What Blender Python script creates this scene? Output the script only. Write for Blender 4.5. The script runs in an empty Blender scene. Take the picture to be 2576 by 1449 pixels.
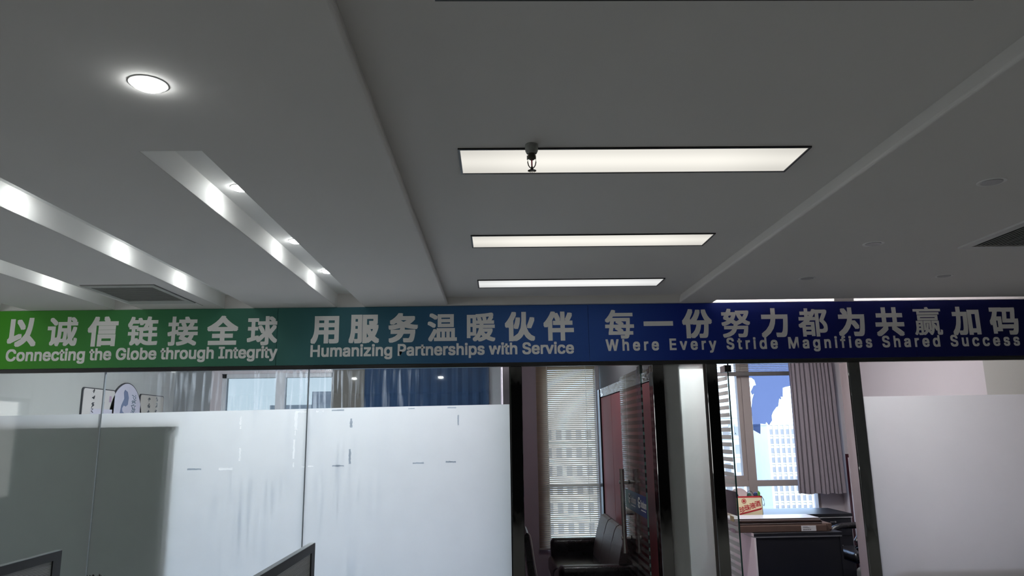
import bpy, bmesh, math, random
from mathutils import Vector, Matrix
random.seed(7)
S = bpy.context.scene
COL = S.collection
PI = math.pi

# ------------------------------------------------------------------ camera
F_PX, CX, CY = 1817.0, 1288.0, 724.5
Yc = Vector(((1250 - CX) / F_PX, -(1090 - CY) / F_PX, -1.0)).normalized()
Zc = Vector(((1146 - CX) / F_PX, (CY + 8300) / F_PX, -1.0))
Zc = (Zc - Yc * Zc.dot(Yc)).normalized()
Xc = Yc.cross(Zc)
cam_d = bpy.data.cameras.new('camera')
cam = bpy.data.objects.new('camera', cam_d)
COL.objects.link(cam)
M4 = Matrix((Xc, Yc, Zc)).to_4x4()
M4.translation = Vector((0, 0, 1.7))
cam.matrix_world = M4
cam_d.sensor_fit = 'HORIZONTAL'
cam_d.sensor_width = 36.0
cam_d.lens = 36.0 * F_PX / 2576.0
cam_d.clip_start = 0.02
cam_d.clip_end = 800
S.camera = cam

# ------------------------------------------------------------------ view, world, sun
S.view_settings.view_transform = 'Standard'
S.view_settings.look = 'None'
S.view_settings.gamma = 1.0
S.view_settings.use_curve_mapping = False
S.view_settings.exposure = 0.0
S.cycles.transparent_max_bounces = 32
S.cycles.max_bounces = 10
S.cycles.diffuse_bounces = 5
S.cycles.glossy_bounces = 4
S.cycles.caustics_reflective = False
S.cycles.caustics_refractive = False
SKY_STRENGTH = 6.0
SUN_STRENGTH = 3.6
W_ = bpy.data.worlds.new('sky')
S.world = W_
W_.use_nodes = True
nt = W_.node_tree
nt.nodes.clear()
o_ = nt.nodes.new('ShaderNodeOutputWorld')
b_ = nt.nodes.new('ShaderNodeBackground')
tc = nt.nodes.new('ShaderNodeTexCoord')
sx = nt.nodes.new('ShaderNodeSeparateXYZ')
rp = nt.nodes.new('ShaderNodeValToRGB')
nt.links.new(tc.outputs['Generated'], sx.inputs[0])
nt.links.new(sx.outputs['Z'], rp.inputs[0])
rp.color_ramp.elements[0].position = 0.0
rp.color_ramp.elements[0].color = (0.62, 0.78, 0.95, 1)
rp.color_ramp.elements[1].position = 0.7
rp.color_ramp.elements[1].color = (0.30, 0.50, 0.92, 1)
nt.links.new(rp.outputs[0], b_.inputs[0])
b_.inputs[1].default_value = SKY_STRENGTH
nt.links.new(b_.outputs[0], o_.inputs[0])

sun_d = bpy.data.lights.new('sun', 'SUN')
sun_d.energy = SUN_STRENGTH
sun_d.angle = 0.01
sun_d.color = (1.0, 0.96, 0.9)
sun = bpy.data.objects.new('sun', sun_d)
COL.objects.link(sun)
sun.rotation_euler = Vector((-0.12, 0.80, -0.65)).to_track_quat('-Z', 'Y').to_euler()


def portal(name, loc, rot, w, h):
    d = bpy.data.lights.new(name, 'AREA')
    d.shape = 'RECTANGLE'
    d.size, d.size_y = w, h
    d.cycles.is_portal = True
    o = bpy.data.objects.new(name, d)
    COL.objects.link(o)
    o.location = loc
    o.rotation_euler = rot
    return o


# ------------------------------------------------------------------ materials
MATS = {}


def nodes_of(name):
    m = bpy.data.materials.new(name)
    m.use_nodes = True
    MATS[name] = m
    n = m.node_tree.nodes
    n.clear()
    return m, n, m.node_tree.links


def N(n, t, **kw):
    x = n.new(t)
    for k, v in kw.items():
        setattr(x, k, v)
    return x


def mat(name, color, rough=0.6, metal=0.0, var=0.06, scale=8.0, bump=0.0, bscale=None, stretch=(1, 1, 1), emit=None,
        estr=0.0, spec=0.5, coat=0.0):
    if name in MATS:
        return MATS[name]
    m, n, l = nodes_of(name)
    out = N(n, 'ShaderNodeOutputMaterial')
    p = N(n, 'ShaderNodeBsdfPrincipled')
    t = N(n, 'ShaderNodeTexCoord')
    mp = N(n, 'ShaderNodeMapping')
    mp.inputs['Scale'].default_value = stretch
    ns = N(n, 'ShaderNodeTexNoise')
    ns.inputs['Scale'].default_value = scale
    ns.inputs['Detail'].default_value = 4
    hs = N(n, 'ShaderNodeMixRGB')
    c = Vector(color)
    hs.inputs[1].default_value = (*(c * (1 - var)), 1)
    hs.inputs[2].default_value = (*[min(1, v * (1 + var)) for v in c], 1)
    l.new(t.outputs['Object'], mp.inputs[0])
    l.new(mp.outputs[0], ns.inputs['Vector'])
    l.new(ns.outputs['Fac'], hs.inputs[0])
    l.new(hs.outputs[0], p.inputs['Base Color'])
    p.inputs['Roughness'].default_value = rough
    p.inputs['Metallic'].default_value = metal
    p.inputs['Specular IOR Level'].default_value = spec
    p.inputs['Coat Weight'].default_value = coat
    if emit:
        p.inputs['Emission Color'].default_value = (*emit, 1)
        p.inputs['Emission Strength'].default_value = estr
    if bump:
        n2 = N(n, 'ShaderNodeTexNoise')
        n2.inputs['Scale'].default_value = bscale or scale * 4
        n2.inputs['Detail'].default_value = 3
        l.new(mp.outputs[0], n2.inputs['Vector'])
        b = N(n, 'ShaderNodeBump')
        b.inputs['Strength'].default_value = bump
        b.inputs['Distance'].default_value = 0.01
        l.new(n2.outputs['Fac'], b.inputs['Height'])
        l.new(b.outputs[0], p.inputs['Normal'])
    l.new(p.outputs[0], out.inputs[0])
    return m


def thin_fresnel(n, l, ior):
    """fresnel for a sheet: the same from either side of the face"""
    g = N(n, 'ShaderNodeNewGeometry')
    m = N(n, 'ShaderNodeMath', operation='MULTIPLY_ADD')
    l.new(g.outputs['Backfacing'], m.inputs[0])
    m.inputs[1].default_value = 1.0 / ior - ior
    m.inputs[2].default_value = ior
    f = N(n, 'ShaderNodeFresnel')
    l.new(m.outputs[0], f.inputs[0])
    return f


def clear_glass(name, tint=(1, 1, 1), gloss=0.0, dust=0.0, dust_col=(0.8, 0.85, 0.9)):
    """thin sheet glass: transparent with a fresnel reflection and, if asked, dried wash streaks"""
    m, n, l = nodes_of(name)
    out = N(n, 'ShaderNodeOutputMaterial')
    tr = N(n, 'ShaderNodeBsdfTransparent')
    tr.inputs[0].default_value = (*tint, 1)
    gl = N(n, 'ShaderNodeBsdfGlossy')
    gl.inputs['Roughness'].default_value = 0.03
    fr = thin_fresnel(n, l, 1.5)
    ad = N(n, 'ShaderNodeMath', operation='ADD')
    ad.inputs[1].default_value = gloss
    l.new(fr.outputs[0], ad.inputs[0])
    mx = N(n, 'ShaderNodeMixShader')
    l.new(ad.outputs[0], mx.inputs[0])
    l.new(tr.outputs[0], mx.inputs[1])
    l.new(gl.outputs[0], mx.inputs[2])
    last = mx
    if dust:
        t = N(n, 'ShaderNodeTexCoord')
        mp = N(n, 'ShaderNodeMapping')
        mp.inputs['Scale'].default_value = (34, 1, 1.6)
        mp.inputs['Rotation'].default_value = (0, 0.06, 0)
        ns = N(n, 'ShaderNodeTexNoise')
        ns.inputs['Scale'].default_value = 1.0
        ns.inputs['Detail'].default_value = 6
        ns.inputs['Distortion'].default_value = 0.6
        l.new(t.outputs['Object'], mp.inputs[0])
        l.new(mp.outputs[0], ns.inputs['Vector'])
        big = N(n, 'ShaderNodeTexNoise')
        big.inputs['Scale'].default_value = 1.7
        l.new(t.outputs['Object'], big.inputs['Vector'])
        r = N(n, 'ShaderNodeValToRGB')
        r.color_ramp.elements[0].position = 0.5
        r.color_ramp.elements[0].color = (0, 0, 0, 1)
        r.color_ramp.elements[1].position = 0.75
        r.color_ramp.elements[1].color = (1, 1, 1, 1)
        l.new(ns.outputs['Fac'], r.inputs[0])
        r2 = N(n, 'ShaderNodeValToRGB')
        r2.color_ramp.elements[0].position = 0.42
        r2.color_ramp.elements[0].color = (0.12, 0.12, 0.12, 1)
        r2.color_ramp.elements[1].position = 0.6
        r2.color_ramp.elements[1].color = (1, 1, 1, 1)
        l.new(big.outputs['Fac'], r2.inputs[0])
        mu = N(n, 'ShaderNodeMath', operation='MULTIPLY')
        l.new(r.outputs[0], mu.inputs[0])
        l.new(r2.outputs[0], mu.inputs[1])
        gp = N(n, 'ShaderNodeNewGeometry')
        sp_ = N(n, 'ShaderNodeSeparateXYZ')
        l.new(gp.outputs['Position'], sp_.inputs[0])
        dx = N(n, 'ShaderNodeMath', operation='ADD')
        dx.inputs[1].default_value = 1.55
        l.new(sp_.outputs['X'], dx.inputs[0])
        ab = N(n, 'ShaderNodeMath', operation='ABSOLUTE')
        l.new(dx.outputs[0], ab.inputs[0])
        mr_ = N(n, 'ShaderNodeMapRange')
        mr_.inputs['From Min'].default_value = 0.45
        mr_.inputs['From Max'].default_value = 1.15
        mr_.inputs['To Min'].default_value = dust
        mr_.inputs['To Max'].default_value = dust * 0.06
        l.new(ab.outputs[0], mr_.inputs[0])
        m2 = N(n, 'ShaderNodeMath', operation='MULTIPLY')
        l.new(mr_.outputs[0], m2.inputs[1])
        l.new(mu.outputs[0], m2.inputs[0])
        df = N(n, 'ShaderNodeBsdfDiffuse')
        df.inputs[0].default_value = (*dust_col, 1)
        tl = N(n, 'ShaderNodeBsdfTranslucent')
        tl.inputs[0].default_value = (*dust_col, 1)
        a2 = N(n, 'ShaderNodeMixShader')
        a2.inputs[0].default_value = 0.6
        l.new(df.outputs[0], a2.inputs[1])
        l.new(tl.outputs[0], a2.inputs[2])
        fin = N(n, 'ShaderNodeMixShader')
        l.new(m2.outputs[0], fin.inputs[0])
        l.new(mx.outputs[0], fin.inputs[1])
        l.new(a2.outputs[0], fin.inputs[2])
        last = fin
    l.new(last.outputs[0], out.inputs[0])
    return m


def frosted(name, col=(0.9, 0.92, 0.92), trans=0.62, refl=0.30, clear=0.0, grain=0.05, streak=False, gloss=True):
    """frosting film: passes light diffusely, reflects some; opaque to detail"""
    m, n, l = nodes_of(name)
    out = N(n, 'ShaderNodeOutputMaterial')
    t = N(n, 'ShaderNodeTexCoord')
    mp = N(n, 'ShaderNodeMapping')
    mp.inputs['Scale'].default_value = (30, 1, 1.2) if streak else (3, 3, 3)
    ns = N(n, 'ShaderNodeTexNoise')
    ns.inputs['Scale'].default_value = 2.0
    ns.inputs['Detail'].default_value = 8
    l.new(t.outputs['Object'], mp.inputs[0])
    l.new(mp.outputs[0], ns.inputs['Vector'])
    mc = N(n, 'ShaderNodeMixRGB')
    c = Vector(col)
    mc.inputs[1].default_value = (*(c * (1 - grain) * trans), 1)
    mc.inputs[2].default_value = (*[min(1, v * (1 + grain) * trans) for v in c], 1)
    l.new(ns.outputs['Fac'], mc.inputs[0])
    tl = N(n, 'ShaderNodeBsdfTranslucent')
    l.new(mc.outputs[0], tl.inputs[0])
    df = N(n, 'ShaderNodeBsdfDiffuse')
    df.inputs[0].default_value = (*(c * refl), 1)
    ad = N(n, 'ShaderNodeAddShader')
    l.new(tl.outputs[0], ad.inputs[0])
    l.new(df.outputs[0], ad.inputs[1])
    last = ad
    if clear:
        tr = N(n, 'ShaderNodeBsdfTransparent')
        mm = N(n, 'ShaderNodeMixShader')
        mm.inputs[0].default_value = clear
        l.new(ad.outputs[0], mm.inputs[1])
        l.new(tr.outputs[0], mm.inputs[2])
        last = mm
    if gloss:
        gl = N(n, 'ShaderNodeBsdfGlossy')
        gl.inputs['Roughness'].default_value = 0.04
        fr = thin_fresnel(n, l, 1.45)
        mg = N(n, 'ShaderNodeMixShader')
        l.new(fr.outputs[0], mg.inputs[0])
        l.new(last.outputs[0], mg.inputs[1])
        l.new(gl.outputs[0], mg.inputs[2])
        last = mg
    l.new(last.outputs[0], out.inputs[0])
    return m


def emitter(name, col, strength):
    m, n, l = nodes_of(name)
    out = N(n, 'ShaderNodeOutputMaterial')
    e = N(n, 'ShaderNodeEmission')
    e.inputs[0].default_value = (*col, 1)
    e.inputs[1].default_value = strength
    l.new(e.outputs[0], out.inputs[0])
    return m


def tube_panel(name, cool):
    """opal diffuser lit from behind by tubes: brighter along the tubes"""
    m, n, l = nodes_of(name)
    out = N(n, 'ShaderNodeOutputMaterial')
    e = N(n, 'ShaderNodeEmission')
    t = N(n, 'ShaderNodeTexCoord')
    s = N(n, 'ShaderNodeSeparateXYZ')
    l.new(t.outputs['Object'], s.inputs[0])
    # distance from the tube line along the middle
    a = N(n, 'ShaderNodeMath', operation='ABSOLUTE')
    l.new(s.outputs['Y'], a.inputs[0])
    r1 = N(n, 'ShaderNodeMapRange')
    r1.inputs['From Min'].default_value = 0.0
    r1.inputs['From Max'].default_value = 0.115
    r1.inputs['To Min'].default_value = 1.0
    r1.inputs['To Max'].default_value = 0.80
    r1.interpolation_type = 'SMOOTHSTEP'
    l.new(a.outputs[0], r1.inputs[0])
    b = N(n, 'ShaderNodeMath', operation='ABSOLUTE')
    l.new(s.outputs['X'], b.inputs[0])
    r2 = N(n, 'ShaderNodeMapRange')
    r2.inputs['From Min'].default_value = 0.30
    r2.inputs['From Max'].default_value = 0.64
    r2.inputs['To Min'].default_value = 1.0
    r2.inputs['To Max'].default_value = 0.85
    r2.interpolation_type = 'SMOOTHSTEP'
    l.new(b.outputs[0], r2.inputs[0])
    mu = N(n, 'ShaderNodeMath', operation='MULTIPLY')
    l.new(r1.outputs[0], mu.inputs[0])
    l.new(r2.outputs[0], mu.inputs[1])
    m2 = N(n, 'ShaderNodeMath', operation='MULTIPLY')
    m2.inputs[1].default_value = 1.05
    l.new(mu.outputs[0], m2.inputs[0])
    l.new(m2.outputs[0], e.inputs[1])
    e.inputs[0].default_value = (0.93, 0.94, 0.93, 1) if cool else (0.96, 0.93, 0.85, 1)
    l.new(e.outputs[0], out.inputs[0])
    return m


def banner_mat():
    m, n, l = nodes_of('banner_print')
    out = N(n, 'ShaderNodeOutputMaterial')
    p = N(n, 'ShaderNodeBsdfPrincipled')
    g = N(n, 'ShaderNodeNewGeometry')
    s = N(n, 'ShaderNodeSeparateXYZ')
    mr = N(n, 'ShaderNodeMapRange')
    mr.inputs['From Min'].default_value = -4.2
    mr.inputs['From Max'].default_value = 4.6
    r = N(n, 'ShaderNodeValToRGB')
    l.new(g.outputs['Position'], s.inputs[0])
    l.new(s.outputs['X'], mr.inputs[0])
    l.new(mr.outputs[0], r.inputs[0])
    stops = [(-4.2, (0.10, 0.45, 0.018)), (-3.65, (0.062, 0.36, 0.016)), (-3.2, (0.058, 0.29, 0.042)), (-2.5, (0.05, 0.23, 0.095)),
             (-1.6, (0.048, 0.17, 0.15)), (-0.8, (0.045, 0.15, 0.22)), (0.1, (0.045, 0.125, 0.36)), (0.8, (0.035, 0.10, 0.40)),
             (1.4, (0.010, 0.035, 0.30)), (2.4, (0.008, 0.014, 0.17)), (4.6, (0.004, 0.007, 0.06))]
    cr = r.color_ramp
    while len(cr.elements) < len(stops):
        cr.elements.new(0.5)
    for e, (x, c) in zip(cr.elements, stops):
        e.position = (x + 4.2) / 8.8
    for e, (x, c) in zip(cr.elements, stops):
        e.color = (*c, 1)
    l.new(r.outputs[0], p.inputs['Base Color'])
    p.inputs['Roughness'].default_value = 0.55
    p.inputs['Specular IOR Level'].default_value = 0.25
    l.new(p.outputs[0], out.inputs[0])
    return m


def ribbed(name, color, scale):
    m, n, l = nodes_of(name)
    out = N(n, 'ShaderNodeOutputMaterial')
    p = N(n, 'ShaderNodeBsdfPrincipled')
    t = N(n, 'ShaderNodeTexCoord')
    w = N(n, 'ShaderNodeTexWave')
    w.bands_direction = 'Z'
    w.inputs['Scale'].default_value = scale
    w.inputs['Distortion'].default_value = 0.15
    l.new(t.outputs['Object'], w.inputs['Vector'])
    mc = N(n, 'ShaderNodeMixRGB')
    c = Vector(color)
    mc.inputs[1].default_value = (*(c * 0.62), 1)
    mc.inputs[2].default_value = (*c, 1)
    l.new(w.outputs['Fac'], mc.inputs[0])
    l.new(mc.outputs[0], p.inputs['Base Color'])
    p.inputs['Roughness'].default_value = 0.5
    b = N(n, 'ShaderNodeBump')
    b.inputs['Strength'].default_value = 0.6
    b.inputs['Distance'].default_value = 0.002
    l.new(w.outputs['Fac'], b.inputs['Height'])
    l.new(b.outputs[0], p.inputs['Normal'])
    l.new(p.outputs[0], out.inputs[0])
    return m


plaster = mat('plaster', (0.73, 0.715, 0.70), 0.9, var=0.02, scale=2, bump=0.03, bscale=60, spec=0.15)
plaster_cool = mat('cool_plaster', (0.70, 0.72, 0.72), 0.9, var=0.02, scale=2, spec=0.15)
mauve_wall = mat('mauve_wall', (0.50, 0.43, 0.48), 0.85, var=0.03, scale=2, spec=0.2)
lilac_wall = mat('lilac_wall', (0.60, 0.55, 0.57), 0.85, var=0.03, scale=2, spec=0.2)
grey_wall = mat('grey_wall', (0.30, 0.31, 0.32), 0.85, var=0.03, scale=2, spec=0.2)
navy_cloth = mat('navy_cloth', (0.025, 0.05, 0.10), 0.9, var=0.2, scale=12, spec=0.1)
floor_m = mat('floor_tile', (0.42, 0.41, 0.39), 0.4, var=0.08, scale=3)
carpet_m = mat('blue_carpet', (0.03, 0.045, 0.13), 0.95, var=0.25, scale=60, spec=0.1)
chrome = mat('polished_steel', (0.62, 0.62, 0.61), 0.05, 1.0, var=0.05, scale=3, bump=0.35, bscale=7, stretch=(1, 1, 0.35))
dark_rail = mat('dark_rail', (0.02, 0.02, 0.02), 0.3, 0.0, var=0.2, scale=20)
post_steel = mat('dimmed_mirror_steel', (0.20, 0.20, 0.20), 0.05, 1.0, var=0.05, scale=3, bump=0.8, bscale=5, stretch=(1, 1, 0.35))  # polished steel darkened to stand for the dark room it reflects
chrome_flat = mat('steel_trim', (0.26, 0.25, 0.25), 0.10, 1.0, var=0.1, scale=20, bump=1.0, bscale=9, stretch=(1, 0.5, 4))
brushed = mat('brushed_steel', (0.78, 0.76, 0.73), 0.38, 1.0, var=0.1, scale=30)
black_metal = mat('black_metal', (0.012, 0.012, 0.013), 0.35, 0.0, var=0.1, scale=20)
black_plastic = mat('black_plastic', (0.015, 0.016, 0.02), 0.45, var=0.1, scale=20)
dark_frame = mat('charcoal_frame', (0.035, 0.037, 0.042), 0.45, var=0.1, scale=20)
light_frame = mat('grey_aluminium', (0.42, 0.45, 0.48), 0.35, 0.6, var=0.05, scale=20)
white_plastic = mat('white_plastic', (0.78, 0.78, 0.77), 0.4, var=0.02, scale=20)
vent_m = mat('vent_plastic', (0.46, 0.47, 0.45), 0.6, var=0.05, scale=20)
vent_dark = mat('vent_dark', (0.10, 0.10, 0.10), 0.8, var=0.1, scale=20)
leather = mat('black_leather', (0.014, 0.013, 0.016), 0.24, var=0.3, scale=14, bump=0.25, bscale=90)
leather_sheen = mat('painted_sheen_leather', (0.19, 0.165, 0.17), 0.33, var=0.35, scale=25, bump=0.35, bscale=70, stretch=(1, 1, 4))  # black leather lightened to paint in the sheen from the window
laminate = mat('black_laminate', (0.010, 0.010, 0.014), 0.4, var=0.15, scale=30)
laminate_side = mat('pale_laminate', (0.90, 0.80, 0.81), 0.5, var=0.03, scale=5)
alu_strip = mat('aluminium_strip', (0.55, 0.55, 0.55), 0.35, 0.7, var=0.05, scale=20)
curtain_m = mat('taupe_cloth', (0.27, 0.235, 0.26), 0.95, var=0.08, scale=60, bump=0.1, bscale=300, spec=0.1)
winframe_m = mat('window_frame', (0.32, 0.27, 0.255), 0.5, var=0.05, scale=8)
slat_m = mat('blind_slat', (0.50, 0.47, 0.42), 0.45, var=0.04, scale=8)
_m, _n, _l = nodes_of('blind_slat_backlit')
_o = N(_n, 'ShaderNodeOutputMaterial')
_d = N(_n, 'ShaderNodeBsdfDiffuse')
_d.inputs[0].default_value = (0.40, 0.345, 0.27, 1)
_t = N(_n, 'ShaderNodeBsdfTranslucent')
_t.inputs[0].default_value = (0.20, 0.155, 0.105, 1)
_a = N(_n, 'ShaderNodeAddShader')
_l.new(_d.outputs[0], _a.inputs[0])
_l.new(_t.outputs[0], _a.inputs[1])
_l.new(_a.outputs[0], _o.inputs[0])
slat_lit = _m
cord_m = frosted('blind_cord', (1, 0.99, 0.95), 0.9, 0.3, gloss=False)
pink_panel = mat('pink_panel', (0.60, 0.17, 0.19), 0.55, var=0.05, scale=2)
board_brown = mat('particle_board', (0.06, 0.033, 0.027), 0.8, var=0.35, scale=120)
board_top = mat('board_face', (0.62, 0.63, 0.68), 0.35, var=0.03, scale=5)
cardboard = mat('cardboard', (0.085, 0.048, 0.036), 0.85, var=0.2, scale=18)
label_white = mat('paper_label', (0.62, 0.60, 0.62), 0.7, var=0.03, scale=30)
print_dark = mat('print_ink', (0.05, 0.05, 0.06), 0.7, var=0.1, scale=30)
carton_m = mat('cream_carton', (0.78, 0.66, 0.42), 0.55, var=0.04, scale=8)
red_print = mat('red_print', (0.42, 0.02, 0.025), 0.5, var=0.05, scale=20)
letter_white = mat('letter_film', (0.93, 0.92, 0.90), 0.6, var=0.01, scale=20, spec=0.2)
green_board = mat('green_board', (0.36, 0.50, 0.40), 0.35, var=0.08, scale=3)
art_paper = mat('art_paper', (0.60, 0.57, 0.55), 0.3, var=0.08, scale=6)
art_lilac = mat('art_lilac', (0.58, 0.56, 0.66), 0.3, var=0.05, scale=6)
art_blue = mat('art_blue', (0.16, 0.20, 0.33), 0.4, var=0.2, scale=10)
art_slate = mat('art_slate', (0.22, 0.27, 0.33), 0.4, var=0.3, scale=10)
ink_m = mat('brush_ink', (0.03, 0.035, 0.045), 0.5, var=0.1, scale=10)
seal_m = mat('seal_ink', (0.42, 0.30, 0.42), 0.5, var=0.1, scale=40)
edge_green = mat('glass_edge', (0.03, 0.10, 0.09), 0.15, var=0.3, scale=8)
glass_main = clear_glass('partition_glass', (0.95, 0.97, 0.97), 0.02, dust=0.5, dust_col=(0.75, 0.83, 0.92))
glass_clean = clear_glass('clean_glass', (0.93, 0.96, 0.95), 0.01)
glass_right = clear_glass('bright_glass', (0.96, 0.95, 0.95), 0.0)
glass_tint = clear_glass('tinted_window', (0.435, 0.43, 0.415), 0.0)
glass_win = clear_glass('window_glass', (0.97, 0.98, 0.99), 0.0)
glass_leaf = clear_glass('door_glass', (0.86, 0.87, 0.88), 0.02)
film_main = frosted('frost_film', (0.96, 0.98, 1.0), 0.60, 0.24, grain=0.05)
film_right = frosted('frost_film_right', (1.0, 0.98, 0.99), 0.68, 0.12, grain=0.03)
film_narrow = frosted('frost_film_brushed', (1.0, 0.99, 0.97), 0.95, 0.22, grain=0.10, streak=True)
film_slit = frosted('opal_glass', (1.0, 0.92, 0.90), 0.95, 0.02, gloss=False)
film_stripe = frosted('frost_stripe', (0.60, 0.60, 0.58), 0.45, 0.30, grain=0.03)
tape_white = frosted('tape_residue', (1, 1, 1), 1.0, 0.6, gloss=False, grain=0.0, clear=0.25)
tape_grey = frosted('glue_residue', (0.62, 0.68, 0.75), 0.70, 0.25, gloss=False, grain=0.4)
lamp_on = emitter('lamp_lit', (0.97, 1.0, 0.98), 46.0)
lamp_fill = emitter('fill_lamp_lit', (0.95, 0.98, 1.0), 420.0)
led_warm = tube_panel('opal_warm', False)
led_cool = tube_panel('opal_cool', True)
banner_m = banner_mat()
rib_grey = ribbed('ribbed_fabric', (0.62, 0.65, 0.66), 60)


room_paint = mat('room_paint', (0.46, 0.47, 0.455), 0.85, var=0.02, scale=2, spec=0.2)
dark_wall = mat('dark_wall', (0.06, 0.06, 0.06), 0.8, var=0.1, scale=3)

# ------------------------------------------------------------------ mesh helpers
class MB:
    def __init__(s):
        s.bm = bmesh.new()

    def box(s, x0, x1, y0, y1, z0, z1, bevel=0.0, seg=2):
        m = Matrix.Translation(((x0 + x1) / 2, (y0 + y1) / 2, (z0 + z1) / 2)) @ Matrix.Diagonal((abs(x1 - x0), abs(y1 - y0), abs(z1 - z0), 1))
        r = bmesh.ops.create_cube(s.bm, size=1.0, matrix=m)
        if bevel:
            es = list({e for v in r['verts'] for e in v.link_edges})
            bmesh.ops.bevel(s.bm, geom=es, offset=bevel, segments=seg, affect='EDGES', profile=0.5)
        return s

    def cyl(s, p0, p1, r0, r1=None, n=16):
        p0, p1 = Vector(p0), Vector(p1)
        r1 = r0 if r1 is None else r1
        d = p1 - p0
        m = Matrix.Translation((p0 + p1) / 2) @ d.to_track_quat('Z', 'Y').to_matrix().to_4x4()
        bmesh.ops.create_cone(s.bm, cap_ends=True, segments=n, radius1=r0, radius2=r1, depth=d.length, matrix=m)
        return s

    def tube(s, pts, r, n=8):
        pts = [Vector(p) for p in pts]
        rings = []
        for i, p in enumerate(pts):
            d = (pts[min(i + 1, len(pts) - 1)] - pts[max(i - 1, 0)]).normalized()
            q = d.to_track_quat('Z', 'Y')
            rings.append([s.bm.verts.new(p + q @ Vector((r * math.cos(a), r * math.sin(a), 0))) for a in [2 * PI * k / n for k in range(n)]])
        for a, b in zip(rings, rings[1:]):
            for k in range(n):
                s.bm.faces.new((a[k], a[(k + 1) % n], b[(k + 1) % n], b[k]))
        s.bm.faces.new(rings[0][::-1])
        s.bm.faces.new(rings[-1])
        return s

    def lathe(s, prof, c, n=32):
        """prof: (r, z) list; axis z through c"""
        c = Vector(c)
        rings = []
        for r, z in prof:
            if r < 1e-6:
                rings.append([s.bm.verts.new(c + Vector((0, 0, z)))])
            else:
                rings.append([s.bm.verts.new(c + Vector((r * math.cos(2 * PI * k / n), r * math.sin(2 * PI * k / n), z))) for k in range(n)])
        for a, b in zip(rings, rings[1:]):
            for k in range(n):
                k2 = (k + 1) % n
                vs = [a[k % len(a)], a[k2 % len(a)], b[k2 % len(b)], b[k % len(b)]]
                u = []
                for v in vs:
                    if v not in u:
                        u.append(v)
                if len(u) > 2:
                    s.bm.faces.new(u)
        return s

    def prism(s, pts, d):
        """extrude polygon (list of 3d points) by vector d"""
        d = Vector(d)
        a = [s.bm.verts.new(Vector(p)) for p in pts]
        b = [s.bm.verts.new(Vector(p) + d) for p in pts]
        s.bm.faces.new(a[::-1])
        s.bm.faces.new(b)
        for i in range(len(a)):
            j = (i + 1) % len(a)
            s.bm.faces.new((a[i], a[j], b[j], b[i]))
        return s

    def quad(s, *pts):
        s.bm.faces.new([s.bm.verts.new(Vector(p)) for p in pts])
        return s

    def done(s, name, m, parent=None, origin=None, smooth=False, **props):
        bmesh.ops.recalc_face_normals(s.bm, faces=s.bm.faces)
        me = bpy.data.meshes.new(name)
        vs = s.bm.verts
        if origin is None:
            if parent is None and len(vs):
                lo = [min(v.co[i] for v in vs) for i in range(3)]
                hi = [max(v.co[i] for v in vs) for i in range(3)]
                origin = Vector(((lo[0] + hi[0]) / 2, (lo[1] + hi[1]) / 2, (lo[2] + hi[2]) / 2))
            else:
                origin = Vector((0, 0, 0))
        base = Vector(origin)
        off = base if parent is None else root_of(parent)
        for v in vs:
            v.co -= off
        s.bm.to_mesh(me)
        s.bm.free()
        if smooth:
            for p in me.polygons:
                p.use_smooth = True
            try:
                me.set_sharp_from_angle(angle=0.6)
            except Exception:
                pass
        me.materials.append(m)
        o = bpy.data.objects.new(name, me)
        COL.objects.link(o)
        if parent is None:
            o.location = off
        else:
            o.parent = parent
        for k, v in props.items():
            o[k] = v
        return o


def root_of(o):
    """world position of an object's origin (no rotations are used while building)"""
    v = Vector((0, 0, 0))
    while o is not None:
        v += o.location
        o = o.parent
    return v


def thing(name, label, cat, loc=(0, 0, 0), group=None):
    o = bpy.data.objects.new(name, None)
    COL.objects.link(o)
    o.location = loc
    o['label'] = label
    o['category'] = cat
    if group:
        o['group'] = group
    return o


def setting(name, loc=(0, 0, 0), label=None):
    o = bpy.data.objects.new(name, None)
    COL.objects.link(o)
    o.location = loc
    o['kind'] = 'structure'
    if label:
        o['label'] = label
    return o


def copy_tree(o, parent=None):
    c = o.copy()
    COL.objects.link(c)
    c.parent = parent
    for ch in [x for x in S.objects if x.parent == o]:
        copy_tree(ch, c)
    return c


try:   # a sans face that ships with Blender itself; without it the built-in face is used
    import os
    SANS = bpy.data.fonts.load(os.path.join(bpy.utils.resource_path('LOCAL'), 'datafiles', 'fonts', 'Inter.woff2'))
except Exception:
    SANS = None


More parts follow.
